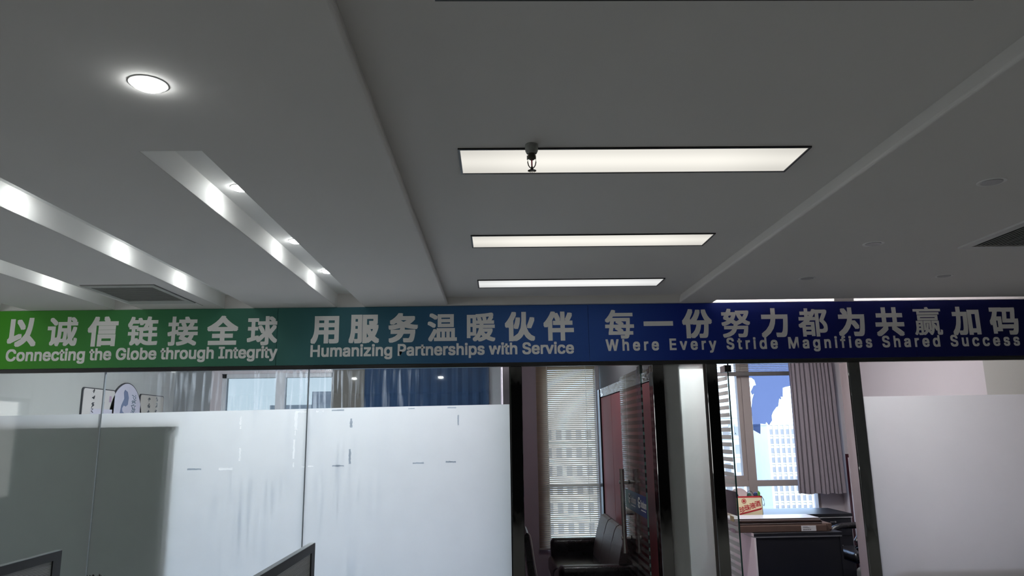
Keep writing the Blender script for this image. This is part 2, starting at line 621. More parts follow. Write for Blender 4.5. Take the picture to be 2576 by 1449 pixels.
def text_obj(name, s, m, parent, place, em=None, width=None, height=None, bold=0.0, center=True, spacing=1.0, xscale=1.0, gap=None, latin=False):
    """flat lettering. place: Matrix taking the text plane (x right, y up) to world. bold: stroke growth in metres.
    gap: split the line into one part per word wherever the blank is wider than this (metres)"""
    cu = bpy.data.curves.new(name, 'FONT')
    cu.body = s
    if latin and SANS:
        cu.font = SANS
    cu.space_character = spacing
    cu.resolution_u = 4
    t = bpy.data.objects.new('tmp_text', cu)
    COL.objects.link(t)
    dg = bpy.context.evaluated_depsgraph_get()
    me = bpy.data.meshes.new_from_object(t.evaluated_get(dg))
    bpy.data.objects.remove(t)
    xs = [v.co.x for v in me.vertices]
    ys = [v.co.y for v in me.vertices]
    if not xs:
        return None
    if em is not None:
        kx = ky = em
        ox = (min(xs) + max(xs)) / 2 if center else min(xs)
        oy = 0.36
    else:
        kx = width / (max(xs) - min(xs))
        ky = (height / max(ys)) if height else kx
        ox, oy = min(xs), 0.0
    kx *= xscale
    off = root_of(parent)
    P = [((v.co.x - ox) * kx, (v.co.y - oy) * ky) for v in me.vertices]
    Fc = [tuple(p.vertices) for p in me.polygons]
    bpy.data.meshes.remove(me)
    # split into words
    groups = [list(range(len(Fc)))]
    if gap:
        iv = sorted((min(P[i][0] for i in f), max(P[i][0] for i in f), k) for k, f in enumerate(Fc))
        groups, cur, hi = [], [], None
        for a_, b_, k in iv:
            if hi is not None and a_ - hi > gap:
                groups.append(cur)
                cur = []
            cur.append(k)
            hi = b_ if hi is None else max(hi, b_)
        groups.append(cur)
    shifts = [(0, 0)]
    if bold:
        shifts += [(-bold, -bold), (bold, -bold), (-bold, bold), (bold, bold), (bold, 0), (-bold, 0), (0, bold), (0, -bold)]
    res = None
    for g in groups:
        idx = {}
        vs, fs = [], []
        for k in g:
            for i in Fc[k]:
                if i not in idx:
                    idx[i] = len(idx)
        order = sorted(idx, key=idx.get)
        n = len(order)
        for q, (dx, dy) in enumerate(shifts):
            vs += [place @ Vector((P[i][0] + dx, P[i][1] + dy, -0.00004 * q)) - off for i in order]
            fs += [tuple(idx[i] + n * q for i in Fc[k]) for k in g]
        mm = bpy.data.meshes.new(name)
        mm.from_pydata(vs, [], fs)
        mm.materials.append(m)
        o = bpy.data.objects.new(name, mm)
        COL.objects.link(o)
        o.parent = parent
        res = o
    return res


def front(x, y, z):
    """text facing -Y at x, z on plane y"""
    return Matrix(((1, 0, 0, x), (0, 0, -1, y), (0, 1, 0, z), (0, 0, 0, 1)))


# ================================================================== SETTING
D = 5.4          # glass front plane
ZC = 2.65        # side ceilings
ZR = 2.71        # raised middle ceiling
ZT = 2.755       # top of light troughs
BACK = 8.8

MB().box(-6.2, 6.2, -6.2, 5.36, -0.1, 0.0).done('floor', floor_m, kind='structure')
MB().box(-6.2, 0.05, 5.36, BACK + 0.2, -0.1, 0.0).done('floor', mat('white_tile', (0.74, 0.75, 0.76), 0.3, var=0.03, scale=2), kind='structure', label='floor of the meeting room behind the glass')  # meeting room floor made white to bounce light onto the frosting
MB().box(0.05, 1.3, 5.36, BACK + 0.2, -0.1, 0.0).done('floor', carpet_m, kind='structure', label='dark blue carpet of the middle office')
MB().box(1.3, 6.2, 5.36, BACK + 0.2, -0.1, 0.0).done('floor', carpet_m, kind='structure', label='dark blue carpet of the right office')

c = MB()
TOP = 2.86
c.box(-6.2, -0.37, -6.2, 2.32, ZC, TOP)
trs = [(-1.195, -0.985), (-2.04, -1.815), (-2.855, -2.64), (-3.70, -3.475), (-4.55, -4.32)]
edges = [-0.37] + [v for a, b in trs for v in (b, a)] + [-6.2]
for i in range(0, len(edges), 2):
    c.box(edges[i + 1], edges[i], 2.32, D + 0.0, ZC, TOP)
for a, b in trs:
    c.box(a, b, 2.32, D, ZT + 0.002, TOP)
lin = MB()  # trough plaster whitened so the lamp glow spreads along it
for a, b in trs:
    e = 0.0015
    lin.quad((a, 2.32, ZT), (b, 2.32, ZT), (b, D, ZT), (a, D, ZT))
    lin.quad((a + e, 2.32, ZC + 0.001), (a + e, D, ZC + 0.001), (a + e, D, ZT), (a + e, 2.32, ZT))
    lin.quad((b - e, 2.32, ZC + 0.001), (b - e, D, ZC + 0.001), (b - e, D, ZT), (b - e, 2.32, ZT))
    lin.quad((a, 2.32 + e, ZC + 0.001), (b, 2.32 + e, ZC + 0.001), (b, 2.32 + e, ZT), (a, 2.32 + e, ZT))
lin.done('ceiling', mat('trough_glow_white', (0.94, 0.94, 0.93), 0.6, var=0.01, scale=3, spec=0.2), kind='structure', label='linings of the light troughs, whitened to spread the lamp glow')
# middle: raised
c.box(-0.37, 1.405, -6.2, D, ZR, TOP)
c.box(-0.37, 1.405, 5.355, D, ZC, ZR)
# right: lower again, stops short of the glass front
c.box(1.405, 1.65, -6.2, D, ZC, TOP)
c.box(1.65, 6.2, -6.2, 5.27, ZC, TOP)
c.box(1.65, 6.2, 5.27, D, 2.80, TOP)
# eased edges of the raised part
for x, s in ((-0.37, -1), (1.405, 1)):
    pts = [(x, -6.2, ZR), (x, -6.2, ZC)]
    pts += [(x - s * 0.012 * math.sin(a), -6.2, ZC + 0.012 * (1 - math.cos(a))) for a in [PI / 2 * k / 5 for k in range(6)]]
    c.prism(pts, (0, 11.555, 0))
c.done('ceiling', plaster, kind='structure')
MB().box(-6.2, 6.2, D + 0.02, BACK + 0.3, 2.82, 2.9).done('ceiling', plaster, kind='structure', label='ceiling over the rooms behind the glass')
MB().box(-6.5, 6.5, -6.5, BACK + 0.5, 2.92, 3.0).done('ceiling', grey_wall, kind='structure', label='concrete slab above the ceiling')

# outer walls of the open office
w = MB()   # left wall with a window near the glass front
LW = (0.9, 4.7, 0.95, 2.25)
w.box(-6.4, -6.2, -6.4, LW[0], -0.1, 2.95).box(-6.4, -6.2, LW[1], BACK + 0.4, -0.1, 2.95)
w.box(-6.4, -6.2, LW[0], LW[1], -0.1, LW[2]).box(-6.4, -6.2, LW[0], LW[1], LW[3], 2.95)
w.done('wall_left', plaster_cool, kind='structure')
portal('portal_left', (-6.38, (LW[0] + LW[1]) / 2, (LW[2] + LW[3]) / 2), (0, -PI / 2, 0), LW[3] - LW[2], LW[1] - LW[0])
wo = setting('window_9', (-6.3, 2.8, 0), 'office window in the left wall')
m = MB()
for y in (LW[0], 2.15, 3.42, LW[1] - 0.05):
    m.box(-6.33, -6.25, y, y + 0.05, LW[2], LW[3])
m.box(-6.33, -6.25, LW[0], LW[1], LW[2], LW[2] + 0.05).box(-6.33, -6.25, LW[0], LW[1], LW[3] - 0.05, LW[3])
m.done('frame', dark_frame, wo)
for y0_, y1_ in ((0.95, 2.15), (2.20, 3.42), (3.47, 4.65)):
    MB().box(-6.295, -6.287, y0_, y1_, LW[2] + 0.05, LW[3] - 0.05).done('pane', clear_glass('warm_filter_glass', (0.97, 0.87, 0.78)) if 'warm_filter_glass' not in MATS else MATS['warm_filter_glass'], wo)  # warm pane tint added to take the blue out of the daylight
MB().box(-6.4, 6.4, -6.4, -6.2, -0.1, 2.95).done('wall_rear', dark_wall, kind='structure')  # rear wall made dark so the steel posts reflect black
MB().box(6.2, 6.4, -6.4, BACK + 0.4, -0.1, 2.95).done('wall_right', plaster_cool, kind='structure')

# facade wall at the back of the small rooms, with three window openings
WA = (-3.30, -1.97, 1.80, 2.45)
WB = (0.58, 1.20, 0.36, 2.50)
WC = (2.60, 3.83, 0.74, 2.56)
w = MB()
zs0, zs1 = -0.1, 2.95
w.box(-6.2, -3.30, BACK, BACK + 0.2, zs0, zs1)
w.box(-3.30, -0.20, BACK, BACK + 0.2, zs0, 0.30)
w.box(-3.30, -0.20, BACK, BACK + 0.2, 1.70, 1.80)
w.box(-3.30, -1.97, BACK, BACK + 0.2, 2.45, zs1)
w.box(-1.97, -0.20, BACK, BACK + 0.2, 1.80, zs1)
xs = -0.20
WL = (-3.30, -0.20, 0.30, 1.70)
for (a, b, z0, z1), mtl in ((WB, 0), (WC, 0)):
    w.box(xs, a, BACK, BACK + 0.2, zs0, zs1)
    w.box(a, b, BACK, BACK + 0.2, zs0, z0)
    w.box(a, b, BACK, BACK + 0.2, z1, zs1)
    xs = b
w.box(xs, 6.2, BACK, BACK + 0.2, zs0, zs1)
w.done('wall_back', lilac_wall, kind='structure')
for nm, (a, b, z0, z1) in (('portal_a', WA), ('portal_d', WL), ('portal_b', WB), ('portal_c', WC)):
    portal(nm, ((a + b) / 2, BACK + 0.19, (z0 + z1) / 2), (-PI / 2, 0, 0), b - a, z1 - z0)

# partition walls between the rooms
w = MB()
w.box(-4.05, -3.85, 6.14, BACK, 0, 2.82)
w.box(-4.05, -3.82, D + 0.06, 6.14, 0, 2.82)
w.done('wall_meeting_room_left', room_paint, kind='structure')
MB().box(-3.85, -3.42, BACK - 0.012, BACK, 0, 2.82).done('wall_meeting_room_corner', grey_wall, kind='structure')
MB().box(-1.97, -1.58, BACK - 0.02, BACK, 1.75, 2.82).done('wall_meeting_room_pier', mat('brown_wall', (0.10, 0.095, 0.085), 0.7, var=0.15, scale=4), kind='structure')
MB().box(-0.09, 0.06, BACK - 0.012, BACK, 0, 2.82).done('wall_meeting_room_end', grey_wall, kind='structure')
MB().box(0.05, 0.17, D + 0.14, BACK, 0, 2.82).done('wall_between_rooms', mauve_wall, kind='structure')
MB().box(0.17, 0.58, BACK - 0.012, BACK, 0, 2.82).done('wall_middle_office_back', mauve_wall, kind='structure')
w = MB()
w.box(1.245, 1.375, D + 0.12, BACK, 2.2, 2.82)
w.box(1.245, 1.375, D + 0.012, D + 0.12, 0, 2.64)
w.box(1.26, 1.375, D + 0.12, BACK, 0, 2.2)
w.done('wall_between_offices', grey_wall, kind='structure')
MB().box(1.375, 1.381, D + 0.13, BACK, 0, 2.82).done('wall_right_office_left', mat('rose_paint', (0.66, 0.54, 0.54), 0.8, var=0.03, scale=3), kind='structure')
w = MB()
w.box(4.1, 4.25, 5.95, BACK, 0, 2.82)
w.done('wall_right_office', lilac_wall, kind='structure')
MB().box(4.06, 4.25, D + 0.06, 5.95, 0, 2.82).done('wall_right_office_pilaster', mat('pier_paint', (0.38, 0.37, 0.34), 0.85, var=0.03, scale=3), kind='structure')

# pink panelled partition on the right side of the middle office, its chrome top rail
pp = setting('wall_pink_partition', (1.25, 7.0, 0))
for i in range(4):
    y0 = 5.56 + i * 0.76
    MB().box(1.232, 1.258, y0 + 0.006, y0 + 0.754, 0.05, 2.09, 0.003, 1).done('pink_panel', pink_panel, pp)
MB().box(1.222, 1.258, 5.54, 8.62, 2.095, 2.195, 0.004, 1).done('top_rail', chrome_flat, pp, label='rippled chrome top rail')
MB().box(1.215, 1.258, 8.60, 8.79, 0.0, 2.19).done('end_post', black_metal, pp, label='black end post')

# ---------------------------------------------------------------- front wall: header, slit, posts
w = MB()
w.box(-6.2, 1.65, D, D + 0.012, 2.215, 2.86)
w.box(1.65, 6.2, D, D + 0.012, 2.215, 2.655)
w.box(2.60, 2.75, D, D + 0.012, 2.655, 2.86)
w.done('wall_header', plaster, kind='structure', label='strip of wall above the glass that carries the banner')
MB().quad((1.65, D + 0.006, 2.655), (6.2, D + 0.006, 2.655), (6.2, D + 0.006, 2.82), (1.65, D + 0.006, 2.82)).done(
    'window_6', film_slit, kind='structure', label='thin opal glass slit shining above the dark end of the banner')
MB().box(-6.2, 6.2, D - 0.012, D + 0.035, 2.186, 2.2135, 0.002, 1).done('trim_1', dark_rail, kind='structure', label='thin dark steel rail under the banner')
posts = [(0.104, 0.190, 2), (1.165, 1.250, 3), (1.570, 1.655, 4), (2.648, 2.737, 5)]
for x0, x1, k in posts:
    MB().box(x0, x1, D - 0.01, D + 0.125, 0, 2.186, 0.003, 1).done('trim_%d' % k, post_steel, kind='structure',
        label=['polished steel post between frosted glass and open door', 'polished steel post at the hinges of the left glass door',
               'polished steel post left of the striped door', 'polished steel post right of the striped door'][k - 2])

MB().box(2.6445, 2.648, D + 0.0, D + 0.125, 0, 2.186).done('trim_6', chrome, kind='structure', label='mirror steel jamb of the right doorway')

# ---------------------------------------------------------------- glass partition, left
def pane_box(x0, x1, z0, z1, y=D + 0.008, t=0.010):
    return MB().box(x0, x1, y, y + t, z0, z1)


left = setting('window_1', (-1.4, D, 0), 'frosted glass partition of the meeting room')
seams = [-6.1, -4.37, -2.881, -1.389, 0.098]
ftop = [(1.875, 1.878), (1.876, 1.883), (1.884, 1.898), (1.899, 1.909)]
film_y = D + 0.004
for i in range(4):
    a, b = seams[i] + 0.003, seams[i + 1] - 0.003
    pane_box(a, b, 0.0, 2.19).done('glass_pane', glass_main, left)
    z0, z1 = ftop[i]
    MB().quad((a, film_y, 0.02), (b, film_y, 0.02), (b, film_y, z1), (a, film_y, z0)).done('frosting_film', film_main, left)
for x in seams[1:4]:
    MB().box(x - 0.004, x + 0.004, D + 0.002, D + 0.021, 0, 2.19).done('joint_seal', mat('joint_silicone', (0.35, 0.40, 0.44), 0.3, var=0.05, scale=20), left)
MB().box(0.096, 0.104, D - 0.004, D + 0.03, 0, 2.19).done('edge_channel', black_metal, left)


def residue(x, z, w_, h_, m_, parent, y=film_y - 0.0012):
    """ragged scrap of tape or glue left on the film"""
    n = 9
    pts = []
    for k in range(n):
        pts.append((x - w_ / 2 + w_ * k / (n - 1), y, z + h_ / 2 * random.uniform(0.45, 1.0)))
    for k in range(n)[::-1]:
        pts.append((x - w_ / 2 + w_ * k / (n - 1), y, z - h_ / 2 * random.uniform(0.45, 1.0)))
    MB().quad(*pts).done('tape_residue', m_, parent)


def residue_v(x, z, w_, h_, m_, parent, y=film_y - 0.0012):
    n = 10
    pts = [(x + w_ / 2 * random.uniform(0.4, 1.0), y, z - h_ / 2 + h_ * k / (n - 1)) for k in range(n)]
    pts += [(x - w_ / 2 * random.uniform(0.4, 1.0), y, z - h_ / 2 + h_ * k / (n - 1)) for k in range(n)[::-1]]
    MB().quad(*pts).done('tape_residue', m_, parent)


residue_v(-1.870, 1.820, 0.016, 0.062, tape_white, left)
residue_v(-1.868, 1.770, 0.012, 0.018, tape_white, left)
residue_v(-1.862, 1.578, 0.016, 0.092, tape_white, left)
residue_v(-1.468, 1.815, 0.026, 0.135, tape_white, left)
residue_v(-1.470, 1.725, 0.010, 0.034, tape_white, left)
residue_v(-1.474, 1.610, 0.016, 0.135, tape_white, left)
residue_v(-1.473, 1.500, 0.014, 0.034, tape_white, left)
residue(-1.430, 1.876, 0.070, 0.014, tape_white, left)
residue(-1.315, 1.878, 0.018, 0.014, tape_white, left)
residue(-1.275, 1.880, 0.016, 0.014, tape_white, left)
residue(-1.958, 1.478, 0.098, 0.018, tape_white, left)
residue(-1.400, 1.484, 0.030, 0.014, tape_white, left)
residue(-1.350, 1.487, 0.040, 0.010, tape_white, left)
residue(-2.182, 1.480, 0.100, 0.016, tape_grey, left)
residue(-1.165, 1.884, 0.090, 0.014, tape_grey, left)
residue_v(-1.066, 1.790, 0.024, 0.066, tape_grey, left)
residue_v(-1.070, 1.552, 0.022, 0.105, tape_grey, left)
residue(-1.152, 1.487, 0.085, 0.014, tape_grey, left)
residue(-0.627, 1.888, 0.048, 0.010, tape_grey, left)
residue(-0.331, 1.891, 0.066, 0.016, tape_grey, left)
residue_v(-0.283, 1.800, 0.014, 0.074, tape_grey, left)
residue(-0.573, 1.497, 0.080, 0.016, tape_grey, left)
residue(-0.337, 1.501, 0.074, 0.018, tape_grey, left)

# dark green rear of a glass writing board, standing against the film inside the meeting room
gb = thing('writing_board', 'dark green glass writing board standing close behind the frosted glass at far left', 'board', (-3.1, D + 0.07, 0))
MB().box(-3.82, -2.33, D + 0.04, D + 0.065, 0.60, 1.80, 0.003, 1).done('board_panel', green_board, gb)
MB().box(-3.82, -2.31, D + 0.03, D + 0.07, 1.79, 1.815).done('board_rail', light_frame, gb)
for x in (-3.7, -2.45):
    MB().cyl((x, D + 0.09, 0), (x, D + 0.09, 1.79), 0.014).done('leg', light_frame, gb)
    MB().box(x - 0.02, x + 0.02, D + 0.05, D + 0.45, 0, 0.03).done('foot', light_frame, gb)

# ---------------------------------------------------------------- narrow frosted pane between the doors
nar = setting('window_2', (1.41, D, 0), 'narrow frosted pane between the two glass doors')
pane_box(1.252, 1.568, 0.0, 2.19).done('glass_pane', glass_clean, nar)
MB().quad((1.252, film_y, 0.02), (1.550, film_y, 0.02), (1.550, film_y, 2.186), (1.252, film_y, 2.186)).done('frosting_film', film_narrow, nar)
MB().box(1.550, 1.570, D - 0.006, D + 0.02, 0, 2.186).done('edge_channel', mat('brown_channel', (0.10, 0.085, 0.08), 0.4, var=0.1, scale=20), nar)

# ---------------------------------------------------------------- right partition
rg = setting('window_3', (4.4, D, 0), 'frosted glass partition right of the striped door')
rs = [2.737, 4.45, 6.15]
for i in range(2):
    a, b = rs[i] + 0.002, rs[i + 1] - 0.003
    pane_box(a, b, 0.0, 2.19).done('glass_pane', glass_right, rg)
    MB().quad((a, film_y, 0.02), (b, film_y, 0.02), (b, film_y, 1.927), (a, film_y, 1.927)).done('frosting_film', film_right, rg)
cab = thing('low_cabinet', 'dark low cabinet, its top a blurred shadow behind the right frosted glass', 'cabinet', (3.6, 5.62, 0))
MB().box(2.87, 4.05, 5.47, 5.72, 0.04, 0.680, 0.006, 1).done('body', laminate, cab)
MB().box(2.86, 4.055, 5.46, 5.73, 0.680, 0.700, 0.003, 1).done('top', laminate, cab)
for i in range(2):
    MB().box(2.89 + i * 0.585, 3.455 + i * 0.585, 5.72, 5.737, 0.07, 0.65, 0.002, 1).done('door', laminate, cab)

# ================================================================== BANNER
bn = thing('banner', 'long green to navy slogan banner above the glass partition, white Chinese and English lettering', 'banner', (0, D - 0.01, 2.215))
bs = [-6.1, -4.0, -1.632, 0.700, 3.185, 6.15]
for a, b in zip(bs, bs[1:]):
    MB().box(a + 0.0008, b - 0.0008, D - 0.012, D - 0.0005, 2.2165, 2.6485, 0.0015, 1).done('banner_panel', banner_m, bn)
BY = D - 0.0125
L1, L2, L3 = '以诚信链接全球', '用服务温暖伙伴', '每一份努力都为共赢加码'


def cjk_line(s, x0, x1, z0, z1, em, xs_=1.0):
    n = len(s)
    for i, ch in enumerate(s):
        t = i / (n - 1)
        b_ = 0.0034 if ch in '赢' else (0.0060 if ch in '链接温暖诚努都每球' else 0.0084)
        text_obj('chinese_character', ch, letter_white, bn, front(x0 + (x1 - x0) * t, BY, z0 + (z1 - z0) * t), em=em * 1.065, bold=b_, xscale=xs_)


cjk_line(L1, -3.509, -1.742, 2.488, 2.474, 0.212, 1.0)
cjk_line(L2, -1.278, 0.474, 2.482, 2.482, 0.212, 1.0)
cjk_line(L3, 0.935, 3.887, 2.489, 2.483, 0.212, 1.0)
for s, x0, x1, z, sp in (('Connecting the Globe through Integrity', -3.605, -1.627, 2.277, 1.0),
                         ('Humanizing Partnerships with Service', -1.376, 0.581, 2.280, 1.0),
                         ('Where Every Stride Magnifies Shared Success', 0.828, 3.981, 2.296, 1.35)):
    text_obj('english_word', s, letter_white, bn, front(x0, BY, z), width=x1 - x0, height=0.084, bold=0.0037, spacing=sp, gap=0.016 if sp == 1 else 0.034, latin=True)

# ================================================================== CEILING FIXTURES
# linear opal panels
def panel_light(x0, x1, y0, y1, lit, label):
    t = thing('panel_light', label, 'ceiling light', ((x0 + x1) / 2, (y0 + y1) / 2, ZR), 'long panel lights in the raised ceiling')
    f = 0.008
    zb, zt = ZR - 0.006, ZR + 0.0005
    m = MB()
    m.box(x0 - f, x1 + f, y0 - f, y0, zb, zt)
    m.box(x0 - f, x1 + f, y1, y1 + f, zb, zt)
    m.box(x0 - f, x0, y0, y1, zb, zt)
    m.box(x1, x1 + f, y0, y1, zb, zt)
    m.done('frame', black_metal, t)
    MB().box(x0, x1, y0, y1, ZR - 0.003, ZR - 0.0005).done('diffuser', lit, t)
    return t


off_panel = mat('opal_off', (0.40, 0.40, 0.41), 0.3, var=0.03, scale=5)
panel_light(-0.122, 1.152, 2.465, 2.705, led_warm, 'nearest long panel light, sprinkler head hanging in front of it')
panel_light(-0.117, 1.148, 3.632, 3.862, led_warm, 'middle one of the three lit panel lights')
panel_light(-0.112, 1.139, 4.745, 4.985, led_cool, 'lit panel light farthest away, nearest the banner')
panel_light(-0.127, 1.150, 1.310, 1.537, off_panel, 'unlit panel light, only its dark edge showing at the top of the photo')


def downlight(x, y, z, r, lit, label, group, body=white_plastic):
    t = thing('downlight', label, 'downlight', (x, y, z), group)
    MB().lathe([(r * 0.80, 0.0), (r * 1.0, -0.0015), (r * 1.15, -0.003), (r * 1.25, -0.002), (r * 1.27, 0.0005)], (x, y, z)).done('trim_ring', body, t, smooth=True)
    if lit:
        MB().lathe([(0, -0.015), (r * 0.5, -0.0145), (r * 0.8, -0.0125), (r * 0.96, -0.009), (r, 0.0)], (x, y, z)).done('lens', lamp_on, t, smooth=True)
    else:
        MB().lathe([(0, -0.004), (r * 0.9, -0.004), (r * 0.95, -0.0005)], (x, y, z)).done('lens', mat('lamp_unlit', (0.42, 0.42, 0.43), 0.35, var=0.02, scale=10), t, smooth=True)
    return t


downlight(-0.940, 1.842, ZC, 0.040, True, 'large lit round downlight near the top left corner', 'round downlights')
ylist = [2.985, 3.865, 4.62]
tl = ['farthest from the banner', 'middle one', 'nearest the banner']
tn = ['first', 'second', 'third', 'fourth', 'fifth']
for ti, (a, b) in enumerate(trs):
    ys_ = ylist
    for yi, y in enumerate(ys_):
        downlight((a + b) / 2 - 0.005 if ti else -1.092, y, ZT, 0.033, True,
                  'small lit downlight in the %s light trough from the raised ceiling, %s' % (tn[ti], tl[yi]), 'downlights in the ceiling troughs')
for x, y, lb in ((1.978, 2.693, 'unlit round downlight nearest the camera on the right ceiling'),
                 (1.996, 3.650, 'unlit round downlight, second in the row beside the raised ceiling'),
                 (2.012, 4.518, 'unlit round downlight near the banner, close to the raised ceiling edge'),
                 (2.892, 4.490, 'unlit round downlight near the banner, beyond the right air vent')):
    downlight(x, y, ZC, 0.042, False, lb, 'unlit downlights on the right ceiling')



def office_lamp(x, y, z, label, power=20.0):
    """lit downlight behind the viewpoint: lens plus its own light"""
    t = downlight(x, y, z, 0.042, True, label, 'lit downlights behind the viewpoint')
    d = bpy.data.lights.new('downlight_lamp', 'AREA')
    d.shape = 'DISK'
    d.size = 0.08
    d.spread = 2.6
    d.energy = power
    d.color = (0.97, 1.0, 0.98)
    o = bpy.data.objects.new('downlight_lamp', d)
    COL.objects.link(o)
    o.parent = t
    o.location = (0, 0, -0.012)


for x, y, q in ((-4.6, 0.4, 'far left, added for floor light'), (-2.4, 0.4, 'left'), (-2.4, -1.5, 'rear left'), (-0.94, -1.5, 'rear, beside the raised part')):
    office_lamp(x, y, ZC, 'added round downlight behind the viewpoint, lighting the floor, %s' % q)  # front two lamps are added to light the floor
for x, y, q in ((2.0, 0.4, 'right, nearest the raised part'), (3.4, 0.4, 'right, middle'), (4.8, 0.4, 'far right')):
    office_lamp(x, y, ZC, 'added round downlight behind the viewpoint, lighting the floor, %s' % q)  # right row is added to brighten floor and ceiling

# vents
va = thing('air_vent', 'square grey ceiling air vent between two light troughs at left', 'vent', (-2.37, 4.82, ZC))
m = MB()
X0, X1, Y0, Y1 = -2.60, -2.145, 4.490, 5.130
g0, g1, h0, h1 = -2.565, -2.178, 4.545, 5.03
zt, zb = ZC + 0.001, ZC - 0.007
m.box(X0, X1, Y0, h0, zb, zt).box(X0, X1, h1, Y1, zb, zt).box(X0, g0, h0, h1, zb, zt).box(g1, X1, h0, h1, zb, zt)
m.done('frame', vent_m, va)
MB().box(X0 - 0.004, X1 + 0.004, Y0 - 0.004, Y1 + 0.004, ZC - 0.002, ZC + 0.0005).done('shadow_gap', vent_dark, va)
MB().box(X1 + 0.003, X1 + 0.004, Y1, Y1 + 0.13, ZC - 0.0015, ZC + 0.0005).done('access_joint', vent_dark, va)
ns_ = 22
for i in range(ns_):
    y = h0 + (i + 0.5) * (h1 - h0) / ns_
    MB().prism([(g0, y - 0.0085, ZC - 0.0048), (g0, y + 0.0095, ZC - 0.0025), (g0, y + 0.0095, ZC - 0.0035), (g0, y - 0.0085, ZC - 0.0060)], (g1 - g0, 0, 0)).done('louvre', vent_m, va)

vb = thing('air_vent', 'large ceiling air vent with fine louvres at the right edge of the photo', 'vent', (2.85, 3.4, ZC))
X0, X1, Y0, Y1 = 2.508, 3.20, 2.95, 3.745
g0, g1, h0, h1 = 2.552, 3.155, 3.005, 3.700
zb = ZC - 0.010
m = MB()
m.box(X0, X1, Y0, h0, zb, zt).box(X0, X1, h1, Y1, zb, zt).box(X0, g0, h0, h1, zb, zt).box(g1, X1, h0, h1, zb, zt)
m.done('frame', mat('vent_frame', (0.66, 0.65, 0.65), 0.5, var=0.03, scale=20), vb)
MB().box(g0, g1, h0, h1, ZC - 0.001, ZC + 0.0005).done('shadow_gap', vent_dark, vb)
for i in range(26):
    x = g0 + (i + 0.5) * (g1 - g0) / 26
    MB().prism([(x - 0.007, h0, ZC - 0.0085), (x + 0.006, h0, ZC - 0.003), (x + 0.007, h0, ZC - 0.004), (x - 0.006, h0, ZC - 0.0100)], (0, h1 - h0, 0)).done('louvre', vent_m, vb)

# sprinkler
sp = thing('sprinkler', 'pendent fire sprinkler head hanging in front of the nearest panel light', 'sprinkler', (0.135, 2.43, ZR))
sx_, sy_ = 0.135, 2.43
old_white = mat('chipped_paint', (0.30, 0.31, 0.29), 0.6, var=0.5, scale=60)
dark_brass = mat('dark_brass', (0.10, 0.09, 0.07), 0.35, 0.8, var=0.3, scale=60)
MB().lathe([(0.0225, 0.0), (0.0235, -0.012), (0.0225, -0.024), (0.0185, -0.033), (0.0145, -0.035), (0.0145, -0.010)], (sx_, sy_, ZR)).done('escutcheon', old_white, sp, smooth=True)
MB().lathe([(0, -0.002), (0.0125, -0.002), (0.0125, -0.041), (0.0155, -0.042), (0.0155, -0.051), (0.0105, -0.055), (0.006, -0.058), (0, -0.058)], (sx_, sy_, ZR), 20).done('body', dark_brass, sp, smooth=True)
MB().box(sx_ - 0.0175, sx_ - 0.014, sy_ - 0.003, sy_ + 0.003, ZR - 0.056, ZR - 0.042).done('thread_tape', white_plastic, sp)
fa = MB()
for s in (-1, 1):
    fa.tube([(sx_ + s * 0.0135, sy_, ZR - 0.051), (sx_ + s * 0.0145, sy_, ZR - 0.066), (sx_ + s * 0.012, sy_, ZR - 0.078), (sx_ + s * 0.007, sy_, ZR - 0.086), (sx_, sy_, ZR - 0.090)], 0.0019)
fa.done('yoke', dark_brass, sp, smooth=True)
MB().cyl((sx_, sy_, ZR - 0.058), (sx_, sy_, ZR - 0.083), 0.0026).done('glass_bulb', mat('red_bulb', (0.55, 0.05, 0.10), 0.1, var=0.05, scale=50), sp, smooth=True)
df = MB()
df.cyl((sx_, sy_, ZR - 0.083), (sx_, sy_, ZR - 0.096), 0.0035, 0.007)
df.cyl((sx_, sy_, ZR - 0.0955), (sx_, sy_, ZR - 0.097), 0.0085)
for k in range(14):
    a = 2 * PI * k / 14
    c_, s_ = math.cos(a), math.sin(a)
    df.tube([(sx_ + c_ * 0.007, sy_ + s_ * 0.007, ZR - 0.0962), (sx_ + c_ * 0.015, sy_ + s_ * 0.015, ZR - 0.0985)], 0.0016, 5)
df.done('deflector', dark_brass, sp)

# unseen ceiling lamps added to brighten the glazed rooms, above the banner line
def fill_lamp(x, y, r, label, group, m_=lamp_fill):
    t = thing('added_lamp', label, 'downlight', (x, y, 2.82), group)
    MB().lathe([(r, 0.0), (r * 1.15, -0.004), (r * 1.2, 0.0)], (x, y, 2.82), 24).done('trim_ring', white_plastic, t)
    MB().lathe([(0, -0.030), (r * 0.6, -0.028), (r * 0.9, -0.018), (r, 0.0)], (x, y, 2.82), 24).done('lens', m_, t)


# ================================================================== MEETING ROOM (left)
wn = setting('window_4', (-2.63, BACK, 0), 'two-light window of the meeting room')
fa = MB()
a, b, z0, z1 = WA
fw = 0.05
fa.box(a, b, BACK + 0.02, BACK + 0.10, z0, z0 + fw).box(a, b, BACK + 0.02, BACK + 0.10, z1 - fw, z1)
fa.box(a, a + fw, BACK + 0.02, BACK + 0.10, z0, z1).box(b - 0.02, b, BACK + 0.02, BACK + 0.10, z0, z1)
fa.box(-2.65, -2.545, BACK + 0.0, BACK + 0.10, z0, z1)
fa.done('frame', mat('pale_frame', (0.62, 0.63, 0.66), 0.4, var=0.03, scale=8), wn)
MB().box(a + fw, -2.65, BACK + 0.05, BACK + 0.058, z0 + fw, z1 - fw).done('pane', glass_tint, wn)
MB().box(-2.545, b - 0.02, BACK + 0.05, BACK + 0.058, z0 + fw, z1 - fw).done('pane', glass_tint, wn)
fa = MB()
